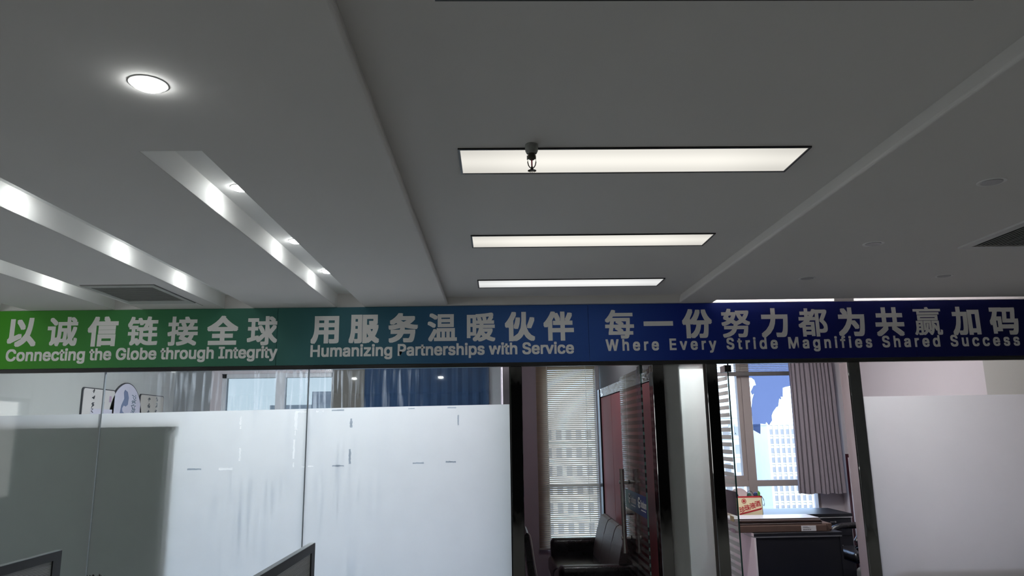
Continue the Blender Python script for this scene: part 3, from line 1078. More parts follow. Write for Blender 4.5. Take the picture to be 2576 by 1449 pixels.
for x in (-3.30, -2.30, -1.25, -0.25):
    fa.box(x, x + 0.05, BACK + 0.02, BACK + 0.10, 0.30, 1.70)
fa.box(-3.30, -0.20, BACK + 0.02, BACK + 0.10, 0.30, 0.35).box(-3.30, -0.20, BACK + 0.02, BACK + 0.10, 1.65, 1.70)
wl = setting('window_8', (-1.75, BACK, 0), 'added lower window band of the meeting room, lighting the frosting from behind')  # unseen window band added to light the frosting
fa.done('frame', MATS['pale_frame'], wl)
for x0_, x1_ in ((-3.25, -2.30), (-2.25, -1.25), (-1.20, -0.25)):
    MB().box(x0_, x1_, BACK + 0.05, BACK + 0.058, 0.35, 1.65).done('pane', glass_win, wl)
nv = thing('curtain', 'dark navy short curtain across the meeting room back wall', 'curtain', (-0.83, BACK - 0.06, 0))
cm = MB()
n = 60
pts = []
for k in range(n + 1):
    x = -1.58 + (1.49) * k / n
    pts.append((x, BACK - 0.05 - 0.012 * math.sin(k * 1.3)))
for (xa, ya), (xb, yb) in zip(pts, pts[1:]):
    cm.quad((xa, ya, 1.75), (xb, yb, 1.75), (xb, yb, 2.7), (xa, ya, 2.7))
cm.done('cloth', navy_cloth, nv, smooth=True)

WX = -3.85
def side_place(y, z):
    """text/flat on the left side wall, facing +X, reading direction +Y... mirrored like the wall"""
    return Matrix(((0, 0, 1, WX + 0.021), (1, 0, 0, y), (0, 1, 0, z), (0, 0, 0, 1)))


def wall_plaque(label, outline, m_, rim):
    ys = [p[0] for p in outline]
    t = thing('wall_plaque', label, 'wall art', (WX, (min(ys) + max(ys)) / 2, min(p[1] for p in outline)), 'painted plaques on the meeting room wall')
    MB().prism([(WX + 0.001, y, z) for y, z in outline], (0.014, 0, 0)).done('edge', rim, t)
    cy = (min(ys) + max(ys)) / 2
    zs = [p[1] for p in outline]
    cz = (min(zs) + max(zs)) / 2
    k = 0.965
    MB().prism([(WX + 0.014, cy + (y - cy) * k, cz + (z - cz) * (1 - (1 - k) * 0.7)) for y, z in outline], (0.003, 0, 0)).done('painting', m_, t)
    return t


def rrect(y0, y1, z0, z1, r=0.03):
    pts = []
    for cy, cz, a0 in ((y1 - r, z1 - r, 0), (y0 + r, z1 - r, 90), (y0 + r, z0 + r, 180), (y1 - r, z0 + r, 270)):
        for k in range(5):
            a = math.radians(a0 + k * 22.5)
            pts.append((cy + r * math.cos(a), cz + r * math.sin(a)))
    return pts


p1 = wall_plaque('cream calligraphy plaque with a red seal, left of the oval plaque', rrect(6.84, 7.42, 1.45, 2.183), art_paper, print_dark)
p2 = wall_plaque('oval plaque with a blue figure painting, between the two calligraphy plaques',
                 [(7.655 + 0.355 * math.cos(2 * PI * k / 40), 1.86 + 0.415 * math.sin(2 * PI * k / 40)) for k in range(40)], art_lilac, print_dark)
p3 = wall_plaque('beige calligraphy plaque, right of the oval plaque', rrect(7.94, 8.50, 1.45, 2.178), mat('art_beige', (0.50, 0.47, 0.42), 0.3, var=0.08, scale=6), print_dark)


def strokes(parent, y, z_top, n, m_, w_=0.03, step=0.055, seed=1):
    rnd = random.Random(seed)
    mb = MB()
    for i in range(n):
        cz = z_top - i * step
        for k in range(rnd.randint(3, 6)):
            ya = y + rnd.uniform(-w_, w_)
            yb = y + rnd.uniform(-w_, w_)
            za, zb_ = cz + rnd.uniform(-0.026, 0.026), cz + rnd.uniform(-0.026, 0.026)
            mb.tube([(WX + 0.0175, ya, za), (WX + 0.0178, (ya + yb) / 2 + 0.004, (za + zb_) / 2), (WX + 0.0175, yb, zb_)], 0.0048, 4)
    mb.done('brush_writing', m_, parent, kind='stuff')


strokes(p1, 7.02, 2.15, 10, ink_m, 0.022, 0.06, 3)
strokes(p1, 7.20, 2.14, 6, art_slate, 0.022, 0.09, 4)
MB().box(WX + 0.0172, WX + 0.0182, 7.31, 7.35, 2.06, 2.12).done('seal', seal_m, p1)
MB().box(WX + 0.0172, WX + 0.018, 6.99, 7.38, 1.50, 1.99).done('painted_mist', art_lilac, p1)
strokes(p2, 7.80, 2.13, 5, art_slate, 0.05, 0.04, 5)
fig = [(7.60, 2.20), (7.66, 2.18), (7.69, 2.12), (7.68, 2.05), (7.64, 2.03), (7.60, 2.04), (7.57, 2.01), (7.58, 1.98), (7.65, 1.95), (7.67, 1.88),
       (7.72, 1.70), (7.76, 1.55), (7.50, 1.55), (7.49, 1.78), (7.54, 1.86), (7.53, 1.95), (7.55, 2.04), (7.60, 2.11), (7.58, 2.17)]
MB().prism([(WX + 0.0172, y, z) for y, z in fig], (0.001, 0, 0)).done('painted_figure', art_blue, p2)
MB().prism([(WX + 0.0176, y, z) for y, z in [(7.72, 1.90), (7.80, 1.97), (7.87, 1.92), (7.90, 1.80), (7.86, 1.55), (7.70, 1.55)]], (0.001, 0, 0)).done('painted_rock', art_slate, p2)
strokes(p3, 8.14, 2.13, 8, ink_m, 0.03, 0.07, 8)
strokes(p3, 8.32, 2.13, 9, ink_m, 0.02, 0.06, 9)

for (x, y), q in (((-2.2, 6.3), 'left'), ((-1.3, 6.3), 'middle'), ((-0.5, 6.3), 'right'), ((-1.5, 7.3), 'rear')):
    fill_lamp(x, y, 0.065, 'added fill lamp hidden behind the banner, %s of the meeting room ceiling' % q, 'added meeting room lamps')
# meeting table
mt = thing('meeting_table', 'long dark meeting table behind the frosted glass', 'table', (-1.8, 7.2, 0))
MB().box(-3.0, -0.7, 6.7, 7.7, 0.71, 0.75, 0.01, 2).done('tabletop', mat('table_wood', (0.45, 0.40, 0.35), 0.4, var=0.2, scale=6), mt)
for x in (-2.7, -1.0):
    MB().box(x - 0.04, x + 0.04, 6.85, 7.55, 0, 0.71, 0.01, 2).done('leg', black_metal, mt)

# ================================================================== MIDDLE OFFICE
wn = setting('window_5', (0.9, BACK, 0), 'tall window behind the venetian blind')
fa = MB()
a, b, z0, z1 = WB
fa.box(a, b, BACK + 0.03, BACK + 0.10, z0, z0 + 0.04).box(a, b, BACK + 0.03, BACK + 0.10, z1 - 0.04, z1)
fa.box(a, a + 0.04, BACK + 0.03, BACK + 0.10, z0, z1)
fa.box(a, b, BACK + 0.03, BACK + 0.10, 1.06, 1.10)
fa.done('frame', winframe_m, wn)
MB().box(a + 0.04, b, BACK + 0.06, BACK + 0.068, z0 + 0.04, 1.04).done('pane', glass_win, wn)
MB().box(a + 0.04, b, BACK + 0.06, BACK + 0.068, 1.13, z1 - 0.04).done('pane', glass_win, wn)

vbld = thing('venetian_blind', 'long half-open venetian blind in the middle office', 'blind', (0.84, BACK - 0.05, 0.36))
x0, x1 = 0.475, 1.195
yb = BACK - 0.045
MB().box(x0, x1, yb - 0.02, yb + 0.02, 2.62, 2.66).done('head_rail', slat_m, vbld)
MB().box(x0, x1, yb - 0.012, yb + 0.012, 0.375, 0.392, 0.003, 1).done('bottom_rail', slat_m, vbld)
sm = MB()
sw = 0.0128
tilt = -math.radians(54)
prof = []
for k in range(4):
    u = -1 + 2 * k / 3
    prof.append((u * sw * math.cos(tilt) + 0.0, u * sw * math.sin(tilt) + 0.0018 * (1 - u * u)))
for (ya, za), (yb_, zb_) in zip(prof, prof[1:]):
    sm.quad((x0 + 0.003, yb + ya, 1 + za), (x1 - 0.003, yb + ya, 1 + za), (x1 - 0.003, yb + yb_, 1 + zb_), (x0 + 0.003, yb + yb_, 1 + zb_))
base = sm.done('slat', slat_lit, vbld)
zz = 0.405
first = True
while zz < 2.615:
    o = base if first else base.copy()
    if not first:
        COL.objects.link(o)
    o.location = (0, 0, zz - 1)
    first = False
    zz += 0.0232
for x in (0.605, 1.075):
    MB().cyl((x, yb - 0.015, 0.38), (x, yb - 0.015, 2.63), 0.0028, n=6).done('ladder_cord', cord_m, vbld)

# sofa
def rounded(x0, x1, y0, y1, z0, z1, bev, seg=4):
    return MB().box(x0, x1, y0, y1, z0, z1, bev, seg)


sf = thing('sofa', 'black leather two-seat sofa under the blind, behind the open glass door', 'sofa', (0.86, 7.2, 0))
rounded(0.56, 1.20, 6.33, 8.10, 0.10, 0.30, 0.03).done('base', leather, sf, smooth=True)
rounded(0.52, 1.05, 6.47, 7.21, 0.28, 0.44, 0.045).done('seat_cushion', leather, sf, smooth=True)
rounded(0.52, 1.05, 7.22, 7.97, 0.28, 0.44, 0.045).done('seat_cushion', leather, sf, smooth=True)
rounded(0.555, 1.14, 7.96, 8.12, 0.10, 0.60, 0.05, 5).done('arm', leather, sf, smooth=True)
rounded(0.50, 1.16, 6.30, 6.46, 0.10, 0.605, 0.05, 5).done('arm', leather, sf, smooth=True)
# leaning back, one profile run along Y with three seams
def back_piece(y0, y1):
    prof = [(0.985, 0.36), (1.00, 0.50), (1.045, 0.70), (1.075, 0.80), (1.095, 0.838), (1.125, 0.852), (1.155, 0.842), (1.180, 0.80), (1.195, 0.60), (1.20, 0.20), (1.05, 0.20)]
    mb = MB()
    mb.prism([(x, y0, z) for x, z in prof], (0, y1 - y0, 0))
    es = [e for e in mb.bm.edges if abs(e.verts[0].co.y - e.verts[1].co.y) < 1e-6]
    bmesh.ops.bevel(mb.bm, geom=es, offset=0.014, segments=3, affect='EDGES')
    mb.done('back_cushion', leather_sheen, sf, smooth=True)


for ya, yb2 in ((6.46, 6.96), (6.965, 7.46), (7.465, 7.96)):
    back_piece(ya, yb2)
for x in (0.62, 1.12):
    for y in (6.42, 8.0):
        MB().cyl((x, y, 0), (x, y, 0.11), 0.02, 0.025).done('leg', brushed, sf)

ch = thing('side_chair', 'black leather chair seen edge-on against the left wall of the middle office', 'chair', (0.45, 6.2, 0))
prof = [(0.255, 0.42), (0.225, 0.60), (0.205, 0.80), (0.197, 0.90), (0.200, 0.935), (0.215, 0.948), (0.230, 0.935), (0.240, 0.88), (0.262, 0.72), (0.285, 0.55), (0.30, 0.42)]
mb = MB()
mb.prism([(x + 0.006, 5.80, z) for x, z in prof], (0, 0.44, 0))
mb.done('backrest', leather, ch, smooth=True)
rounded(0.26, 0.72, 5.80, 6.24, 0.40, 0.46, 0.02).done('seat', leather, ch, smooth=True)
MB().tube([(x + 0.012, 5.792, z) for x, z in [(0.300, 0.44), (0.285, 0.60), (0.262, 0.74), (0.243, 0.88), (0.233, 0.93), (0.218, 0.948)]], 0.005).done('piping', brushed, ch, smooth=True)
for x in (0.29, 0.69):
    for y in (5.82, 6.22):
        MB().cyl((x, y, 0), (x, y, 0.41), 0.012).done('leg', brushed, ch)

# ---- open glass door of the middle office
d1 = setting('door_1', (1.087, D + 0.05, 0), 'striped glass door standing open into the middle office')
LX = 1.087
LY0, LY1 = 5.435, 6.375
MB().box(LX - 0.005, LX + 0.005, LY0, LY1, 0.01, 2.165).done('glass_leaf', glass_leaf, d1)
sm_ = frosted('door_stripe_dim', (0.80, 0.78, 0.78), 0.12, 0.20, clear=0.45, grain=0.03)  # stripe film dimmed so it catches less window light
MB().box(LX - 0.0052, LX + 0.0052, LY0 - 0.0008, LY0 - 0.0001, 0.01, 2.165).done('glass_edge', mat('pale_glass_edge', (0.16, 0.28, 0.26), 0.2, var=0.2, scale=8), d1)
per = 0.0545
z = 0.06
while z < 2.06:
    if not (1.03 < z + 0.015 < 1.26):
        MB().quad((LX - 0.0062, LY0 + 0.003, z), (LX - 0.0062, LY1 - 0.003, z), (LX - 0.0062, LY1 - 0.003, z + 0.030), (LX - 0.0062, LY0 + 0.003, z + 0.030)).done('frosted_stripe', sm_, d1)
        MB().box(LX - 0.0055, LX + 0.0055, LY0 - 0.0015, LY0 - 0.0002, z, z + 0.030).done('edge_band', black_plastic, d1)
    z += per
# handles (pair of tubes through the glass)
hx = [LX - 0.060, LX + 0.060]
hy = 6.13
for x, nm in ((hx[0], 0), (hx[1], 1)):
    MB().cyl((x, hy, 0.735), (x, hy, 1.395), 0.019, n=20).done('handle_tube', brushed, d1, smooth=True)
for zz in (1.290, 0.852):
    MB().cyl((LX - 0.085, hy, zz), (LX + 0.085, hy, zz), 0.0135, n=16).done('handle_standoff', brushed, d1, smooth=True)
    MB().cyl((LX - 0.009, hy, zz), (LX + 0.009, hy, zz), 0.018, n=16).done('washer', black_metal, d1, smooth=True)
MB().cyl((LX - 0.036, hy + 0.03, 1.052), (LX + 0.036, hy + 0.03, 1.052), 0.026, n=20).done('lock', brushed, d1, smooth=True)
MB().box(LX - 0.012, LX + 0.012, LY0 - 0.01, LY0 + 0.09, 2.125, 2.186, 0.002, 1).done('patch_fitting', mat('patch_steel', (0.08, 0.10, 0.10), 0.3, 0.8), d1)


def band_mat():
    m, n, l = nodes_of('door_band')
    out = N(n, 'ShaderNodeOutputMaterial')
    p = N(n, 'ShaderNodeBsdfPrincipled')
    g = N(n, 'ShaderNodeNewGeometry')
    s = N(n, 'ShaderNodeSeparateXYZ')
    mr = N(n, 'ShaderNodeMapRange')
    mr.inputs['From Min'].default_value = 6.35
    mr.inputs['From Max'].default_value = 5.45
    r = N(n, 'ShaderNodeValToRGB')
    l.new(g.outputs['Position'], s.inputs[0])
    l.new(s.outputs['Y'], mr.inputs[0])
    l.new(mr.outputs[0], r.inputs[0])
    r.color_ramp.elements[0].color = (0.10, 0.28, 0.14, 1)
    r.color_ramp.elements[1].color = (0.025, 0.035, 0.22, 1)
    e = r.color_ramp.elements.new(0.35)
    e.color = (0.05, 0.13, 0.20, 1)
    l.new(r.outputs[0], p.inputs['Base Color'])
    p.inputs['Roughness'].default_value = 0.4
    l.new(p.outputs[0], out.inputs[0])
    return m


bandm = band_mat()
lband = MB().box(LX - 0.0075, LX - 0.0056, LY0 + 0.004, 6.30, 1.075, 1.228).done('logo_band', bandm, d1)


def on_leaf(y, z, x=LX - 0.0082):
    """text on the leaf's left face, read from -X: right direction is -Y"""
    return Matrix(((0, 0, -1, x), (-1, 0, 0, y), (0, 1, 0, z), (0, 0, 0, 1)))


for y in (6.14, 5.73):
    text_obj('logo_lettering', 'Sinobloom', letter_white, lband, on_leaf(y - 0.075, 1.138), width=0.22, height=0.05, bold=0.0016, latin=True)
    mb = MB()
    ring = [(LX - 0.0085, y - 0.032 - 0.030 * math.cos(a), 1.165 + 0.036 * math.sin(a)) for a in [math.radians(40 + k * 20) for k in range(14)]]
    mb.tube(ring, 0.0055, 6)
    mb.tube([(LX - 0.0085, y - 0.030, 1.166), (LX - 0.0085, y - 0.050, 1.160), (LX - 0.0085, y - 0.042, 1.130)], 0.006, 6)
    mb.done('logo_emblem', letter_white, lband)
    MB().box(LX - 0.0086, LX - 0.0076, y - 0.27, y - 0.09, 1.114, 1.121).done('logo_tagline', letter_white, lband)

fill_lamp(0.7, 6.9, 0.03, 'added fill lamp in the middle office ceiling, hidden behind the banner', None)

# ================================================================== RIGHT OFFICE
wn = setting('window_7', (3.2, BACK, 0), 'window of the right office')
fa = MB()
a, b, z0, z1 = WC
fy0, fy1 = BACK + 0.01, BACK + 0.10
fa.box(a, b, fy0, fy1, z0, z0 + 0.03).box(a, b, fy0, fy1, z1 - 0.04, z1)
fa.box(a, a + 0.04, fy0, fy1, z0, z1).box(b - 0.03, b, fy0, fy1, z0, z1)
fa.box(2.985, 3.085, fy0 - 0.01, fy1, z0, z1)
fa.box(a, b, fy0 - 0.003, fy1, 1.035, 1.105)
fa.box(a + 0.04, 2.985, fy0 + 0.01, fy1, 1.105, 1.16)
fa.box(a + 0.04, a + 0.08, fy0 + 0.01, fy1, 1.16, z1 - 0.04)
fa.box(2.935, 2.985, fy0 + 0.01, fy1, 1.16, z1 - 0.04)
fa.done('frame', winframe_m, wn)
gy = BACK + 0.055
for (pa, pb, q0, q1) in ((a + 0.08, 2.935, 1.16, z1 - 0.04), (3.085, b - 0.03, 1.105, z1 - 0.04), (a + 0.04, 2.985, z0 + 0.03, 1.035), (3.085, b - 0.03, z0 + 0.03, 1.035)):
    MB().box(pa, pb, gy, gy + 0.008, q0, q1).done('pane', glass_win, wn)
# torn blue protective film left on the pane
m, nn, ll = nodes_of('blue_film')
o1 = N(nn, 'ShaderNodeOutputMaterial')
t1 = N(nn, 'ShaderNodeBsdfTransparent')
t1.inputs[0].default_value = (0.08, 0.092, 0.15, 1)
t2 = N(nn, 'ShaderNodeBsdfTranslucent')
t2.inputs[0].default_value = (0.10, 0.14, 0.30, 1)
tm = N(nn, 'ShaderNodeMixShader')
tm.inputs[0].default_value = 0.25
ll.new(t1.outputs[0], tm.inputs[1])
ll.new(t2.outputs[0], tm.inputs[2])
ll.new(tm.outputs[0], o1.inputs[0])
poly = [(3.092, 2.50), (3.79, 2.50), (3.79, 2.25), (3.536, 2.20), (3.510, 2.19), (3.500, 2.08), (3.475, 2.085), (3.483, 2.05), (3.455, 2.06), (3.434, 1.968), (3.412, 1.960), (3.365, 1.903),
        (3.345, 1.86), (3.345, 1.80), (3.302, 1.745), (3.270, 1.781), (3.262, 1.760), (3.198, 1.764), (3.188, 1.641), (3.105, 1.690),
        (3.103, 1.959), (3.120, 2.060), (3.146, 2.125), (3.125, 2.11), (3.109, 2.150), (3.150, 2.225), (3.179, 2.231), (3.165, 2.29), (3.130, 2.32), (3.092, 2.32)]
MB().quad(*[(x, gy - 0.002, z) for x, z in poly]).done('torn_blue_film', m, wn, label='torn translucent blue film on the upper pane')

# blind pulled up
rb = thing('venetian_blind', 'raised venetian blind bundle above the bright window of the right office', 'blind', (3.1, BACK - 0.05, 2.3))
yb = BACK - 0.06
MB().box(2.56, 3.60, yb - 0.025, yb + 0.025, 2.60, 2.65).done('head_rail', slat_m, rb)
for i in range(8):
    zc = 2.555 - i * 0.022
    MB().prism([(2.565, yb - 0.012, zc - 0.003), (2.565, yb + 0.012, zc + 0.004), (2.565, yb + 0.012, zc + 0.005), (2.565, yb - 0.012, zc - 0.0015)], (1.02, 0, 0)).done('slat', slat_m, rb)
MB().box(2.565, 3.585, yb - 0.014, yb + 0.014, 2.335, 2.385, 0.006, 2).done('bottom_rail', mat('dark_slats', (0.10, 0.09, 0.085), 0.6, var=0.2, scale=30), rb)

# curtain
cu = thing('curtain', 'grey-brown pleated curtain beside the bright window', 'curtain', (3.8, 8.6, 0.95))
cm = MB()
rows = [(2.60, 3.515, 4.02), (2.2, 3.515, 4.03), (1.7, 3.51, 4.035), (1.2, 3.505, 4.045), (0.955, 3.50, 4.05)]
n = 200
grid = []
for z, xa, xb in rows:
    r = []
    for k in range(n + 1):
        t = k / n
        u = t * 10 + 0.22 * math.sin(t * 9) + 0.08 * math.sin(t * 23)
        fr_ = u - math.floor(u)
        gap_ = math.exp(-((fr_ - 0.5) / 0.10) ** 2)
        lean = 0.030 * fr_
        r.append(cm.bm.verts.new((xa + (xb - xa) * t, 8.60 + 0.085 * gap_ + 0.006 * math.sin(u * 0.7 + z), z + (0.006 * math.sin(u * 2) if z < 1 else 0))))
    grid.append(r)
for ra, rb_ in zip(grid, grid[1:]):
    for k in range(n):
        cm.bm.faces.new((ra[k], ra[k + 1], rb_[k + 1], rb_[k]))
cm.done('cloth', curtain_m, cu, smooth=True)
MB().cyl((3.40, 8.66, 2.63), (4.09, 8.66, 2.63), 0.014).done('rail', brushed, cu)

# white door with a dark red frame, on the right wall
d3 = setting('door_3', (4.1, 8.2, 0), 'white door with dark red frame in the right office')
MB().box(4.085, 4.10, 7.66, 8.56, 0.0, 1.36).done('door_leaf', mat('white_door', (0.70, 0.68, 0.74), 0.5, var=0.03, scale=4), d3)
MB().prism([(4.08, 8.56, 0), (4.08, 8.61, 0), (4.08, 8.61, 1.40), (4.08, 8.56, 1.40)], (0.02, 0, 0)).done('frame', mat('dark_red_wood', (0.05, 0.008, 0.015), 0.4, var=0.2, scale=10), d3)

# desk
dk = thing('desk', 'black office desk with pale side panel, boards stacked on top', 'desk', (2.8, 7.3, 0))
MB().box(2.375, 3.21, 6.985, 7.62, 0.722, 0.75, 0.002, 1).done('desktop', laminate, dk)
MB().box(2.378, 3.205, 6.99, 7.60, 0.709, 0.722).done('metal_strip', alu_strip, dk)
MB().box(2.392, 3.19, 7.000, 7.02, 0.0, 0.709).done('front_panel', laminate, dk)
MB().box(2.376, 2.394, 6.987, 7.61, 0.0, 0.709).done('side_panel', laminate_side, dk)
MB().box(2.3735, 2.3755, 6.985, 7.62, 0.722, 0.75).done('edge_band', laminate_side, dk)
MB().box(3.185, 3.203, 6.99, 7.60, 0.0, 0.709).done('side_panel', laminate, dk)

cr = thing('sideboard', 'black sideboard with a lock under the right office window', 'cabinet', (3.3, 8.3, 0))
CYF = 8.0
MB().box(2.75, 3.80, CYF - 0.01, 8.58, 0.772, 0.80, 0.002, 1).done('top', laminate, cr)
MB().box(2.752, 3.798, CYF - 0.006, 8.57, 0.756, 0.768).done('metal_strip', alu_strip, cr)
MB().box(2.76, 3.79, CYF + 0.01, 8.57, 0.0, 0.756).done('body', laminate, cr)
for i in range(2):
    dr = MB().box(2.77 + i * 0.51, 3.275 + i * 0.51, CYF - 0.002, CYF + 0.012, 0.575, 0.745, 0.002, 1).done('drawer', laminate, cr)
MB().cyl((3.61, CYF - 0.008, 0.715), (3.61, CYF + 0.0, 0.715), 0.009).done('keyhole_lock', brushed, cr)
MB().box(3.555, 3.595, CYF - 0.006, CYF - 0.001, 0.712, 0.718).done('key', brushed, cr)

# parcel and boards on the desk
pc = thing('parcel', 'long brown cardboard parcel with a white label, on the black desk under the boards', 'parcel', (2.75, 7.12, 0.75))
MB().box(2.22, 3.09, 7.03, 7.26, 0.7505, 0.812, 0.006, 2).done('box', cardboard, pc)
MB().prism([(3.09, 7.04, 0.7505), (3.135, 7.05, 0.752), (3.15, 7.10, 0.80), (3.15, 7.22, 0.815), (3.09, 7.25, 0.83), (3.09, 7.035, 0.812)], (0.0, 0.0, 0.004)).done('open_flap', cardboard, pc)
MB().box(3.05, 3.145, 7.045, 7.24, 0.760, 0.822, 0.008, 2).done('sleeve', cardboard, pc)
MB().cyl((3.13, 7.12, 0.785), (3.163, 7.12, 0.785), 0.018).done('silver_end', brushed, pc)
lb = MB().box(2.845, 2.985, 7.0285, 7.0298, 0.757, 0.806).done('label', label_white, pc)
mb = MB()
for i in range(9):
    mb.box(2.862 + i * 0.0085, 2.866 + i * 0.0085, 7.0278, 7.0284, 0.764, 0.776)
for i in range(3):
    mb.box(2.86, 2.93 - i * 0.012, 7.0278, 7.0284, 0.784 + i * 0.006, 0.786 + i * 0.006)
mb.done('label_print', print_dark, pc)
bt = [(3.050, 0.8130), (3.058, 0.8285), (3.046, 0.8440), (3.034, 0.8595)]
words = ['lowest', 'second lowest', 'second highest']
for i, (xr, z) in enumerate(bt):
    top = i == 3
    o = MB().box(2.20, xr, 7.045 + 0.012 * (i % 2), 7.36, z, z + 0.0145, 0.001, 1).done('board', board_top if top else board_brown,
        label='white-faced board on top of the stack of boards on the desk' if top else 'brown particle board, %s of the stack on the desk' % words[i],
        category='board', group='boards stacked on the desk')
    if top:
        MB().box(2.20, xr, 7.0555, 7.0568, z + 0.001, z + 0.012).done('raw_edge', board_brown, o)
    else:
        MB().box(2.202, xr - 0.002, 7.05 + 0.012 * (i % 2), 7.355, z + 0.0145, z + 0.0152).done('white_face', board_top, o)

# carton with red print
ct = thing('carton', 'cream wine carton with red Chinese print, on the desk behind the boards', 'carton', (2.5, 7.5, 0.75))
CYY = 7.42
cz1 = 1.045
cx0, cx1 = 2.30, 2.635
m = MB()
m.box(cx0, cx1, CYY, CYY + 0.004, 0.751, cz1)
m.box(cx0, cx1, CYY + 0.156, CYY + 0.16, 0.751, cz1 - 0.02)
m.box(cx0, cx0 + 0.004, CYY, CYY + 0.16, 0.751, cz1)
m.box(cx1 - 0.004, cx1, CYY, CYY + 0.16, 0.751, cz1)
m.box(cx0, cx1, CYY, CYY + 0.16, 0.751, 0.755)
m.done('box', carton_m, ct)
MB().box(cx0, cx1 + 0.001, CYY - 0.0015, CYY + 0.006, cz1 - 0.012, cz1 + 0.002).done('red_rim', red_print, ct)
ang = math.radians(9)
Rz = Matrix.Rotation(-ang, 4, 'Y')
for i, chh in enumerate('珍珠液酒'):
    text_obj('carton_character', chh, red_print, ct, front(2.428 + i * 0.053, CYY - 0.001, 0.918 + i * 0.018) @ Matrix.Rotation(ang, 4, 'Z'), em=0.060, bold=0.0012)
mb = MB()
mb.lathe([(0.019, -0.0006), (0.024, -0.0006), (0.024, 0.0006), (0.019, 0.0006)], (0, 0, 0), 24)
bmesh.ops.transform(mb.bm, matrix=Matrix.Translation((2.450, CYY - 0.001, 1.000)) @ Matrix.Rotation(PI / 2, 4, 'X'), verts=mb.bm.verts)
mb.done('round_emblem', red_print, ct)
mb = MB()
mb.lathe([(0, -0.0006), (0.014, -0.0006), (0.014, 0.0006), (0, 0.0006)], (0, 0, 0), 6)
bmesh.ops.transform(mb.bm, matrix=Matrix.Translation((2.450, CYY - 0.001, 1.000)) @ Matrix.Rotation(PI / 2, 4, 'X'), verts=mb.bm.verts)
mb.done('emblem_core', red_print, ct)
MB().prism([(2.40, CYY - 0.0015, 0.868), (2.62, CYY - 0.0015, 0.916), (2.628, CYY - 0.0015, 0.936), (2.60, CYY - 0.0015, 0.928), (2.40, CYY - 0.0015, 0.882)], (0, 0.001, 0)).done('red_ribbon', red_print, ct)
# contents of the carton
disc = thing('round_plate', 'pale round plate standing in the cream carton', 'plate', (2.46, CYY + 0.09, 0.85))
mb = MB()
mb.lathe([(0, -0.006), (0.085, -0.008), (0.105, 0.0), (0.100, 0.004), (0.08, -0.002), (0, 0.0)], (0, 0, 0), 36)
bmesh.ops.transform(mb.bm, matrix=Matrix.Translation((2.445, CYY + 0.105, 1.015)) @ Matrix.Rotation(math.radians(80), 4, 'X'), verts=mb.bm.verts)
mb.done('dish', mat('pale_china', (0.62, 0.50, 0.50), 0.3, var=0.05, scale=8), disc, smooth=True)
hp = thing('cable', 'black looped cable hanging over the right corner of the carton', 'cable', (2.6, CYY, 1.05))
MB().tube([(2.505, CYY + 0.03, 1.052), (2.50, CYY + 0.03, 1.075), (2.515, CYY + 0.03, 1.095), (2.545, CYY + 0.03, 1.09), (2.56, CYY + 0.03, 1.06), (2.575, CYY + 0.03, 1.05), (2.60, CYY + 0.01, 1.055),
           (2.63, CYY - 0.008, 1.045), (2.648, CYY - 0.01, 1.01), (2.652, CYY - 0.01, 0.97), (2.645, CYY - 0.01, 0.95), (2.638, CYY - 0.01, 0.965)], 0.0028).done('cord', black_plastic, hp, smooth=True)
for (x, z, r, col, lb_, nm) in ((2.385, 1.060, 0.030, (0.015, 0.025, 0.07), 'dark blue gadget at the left end of the carton', 'gadget'),
                               (2.525, 1.060, 0.022, (0.03, 0.10, 0.07), 'small dark green tin in the carton', 'tin'),
                               (2.590, 1.065, 0.022, (0.02, 0.04, 0.12), 'dark blue bottle cap near the right end of the carton', 'bottle_cap')):
    t = thing(nm, lb_, nm.replace('_', ' '), (x, CYY + 0.05, z - 0.05))
    MB().lathe([(0, -0.12), (r, -0.12), (r * 1.05, -0.01), (r * 0.8, 0.008), (r * 0.3, 0.016), (0, 0.017)], (x, CYY + 0.05, z), 16).done('body', mat(nm + '_paint', col, 0.35, var=0.2, scale=20), t, smooth=True)
lf = thing('green_wrapper', 'bright green wrapper tip sticking out of the carton', 'wrapper', (2.61, CYY + 0.03, 1.05))
MB().prism([(2.602, CYY + 0.02, 1.03), (2.625, CYY + 0.02, 1.03), (2.628, CYY + 0.02, 1.075), (2.615, CYY + 0.02, 1.095), (2.606, CYY + 0.02, 1.07)], (0, 0.012, 0)).done('foil', mat('green_foil', (0.10, 0.32, 0.06), 0.4, var=0.2, scale=20), lf)

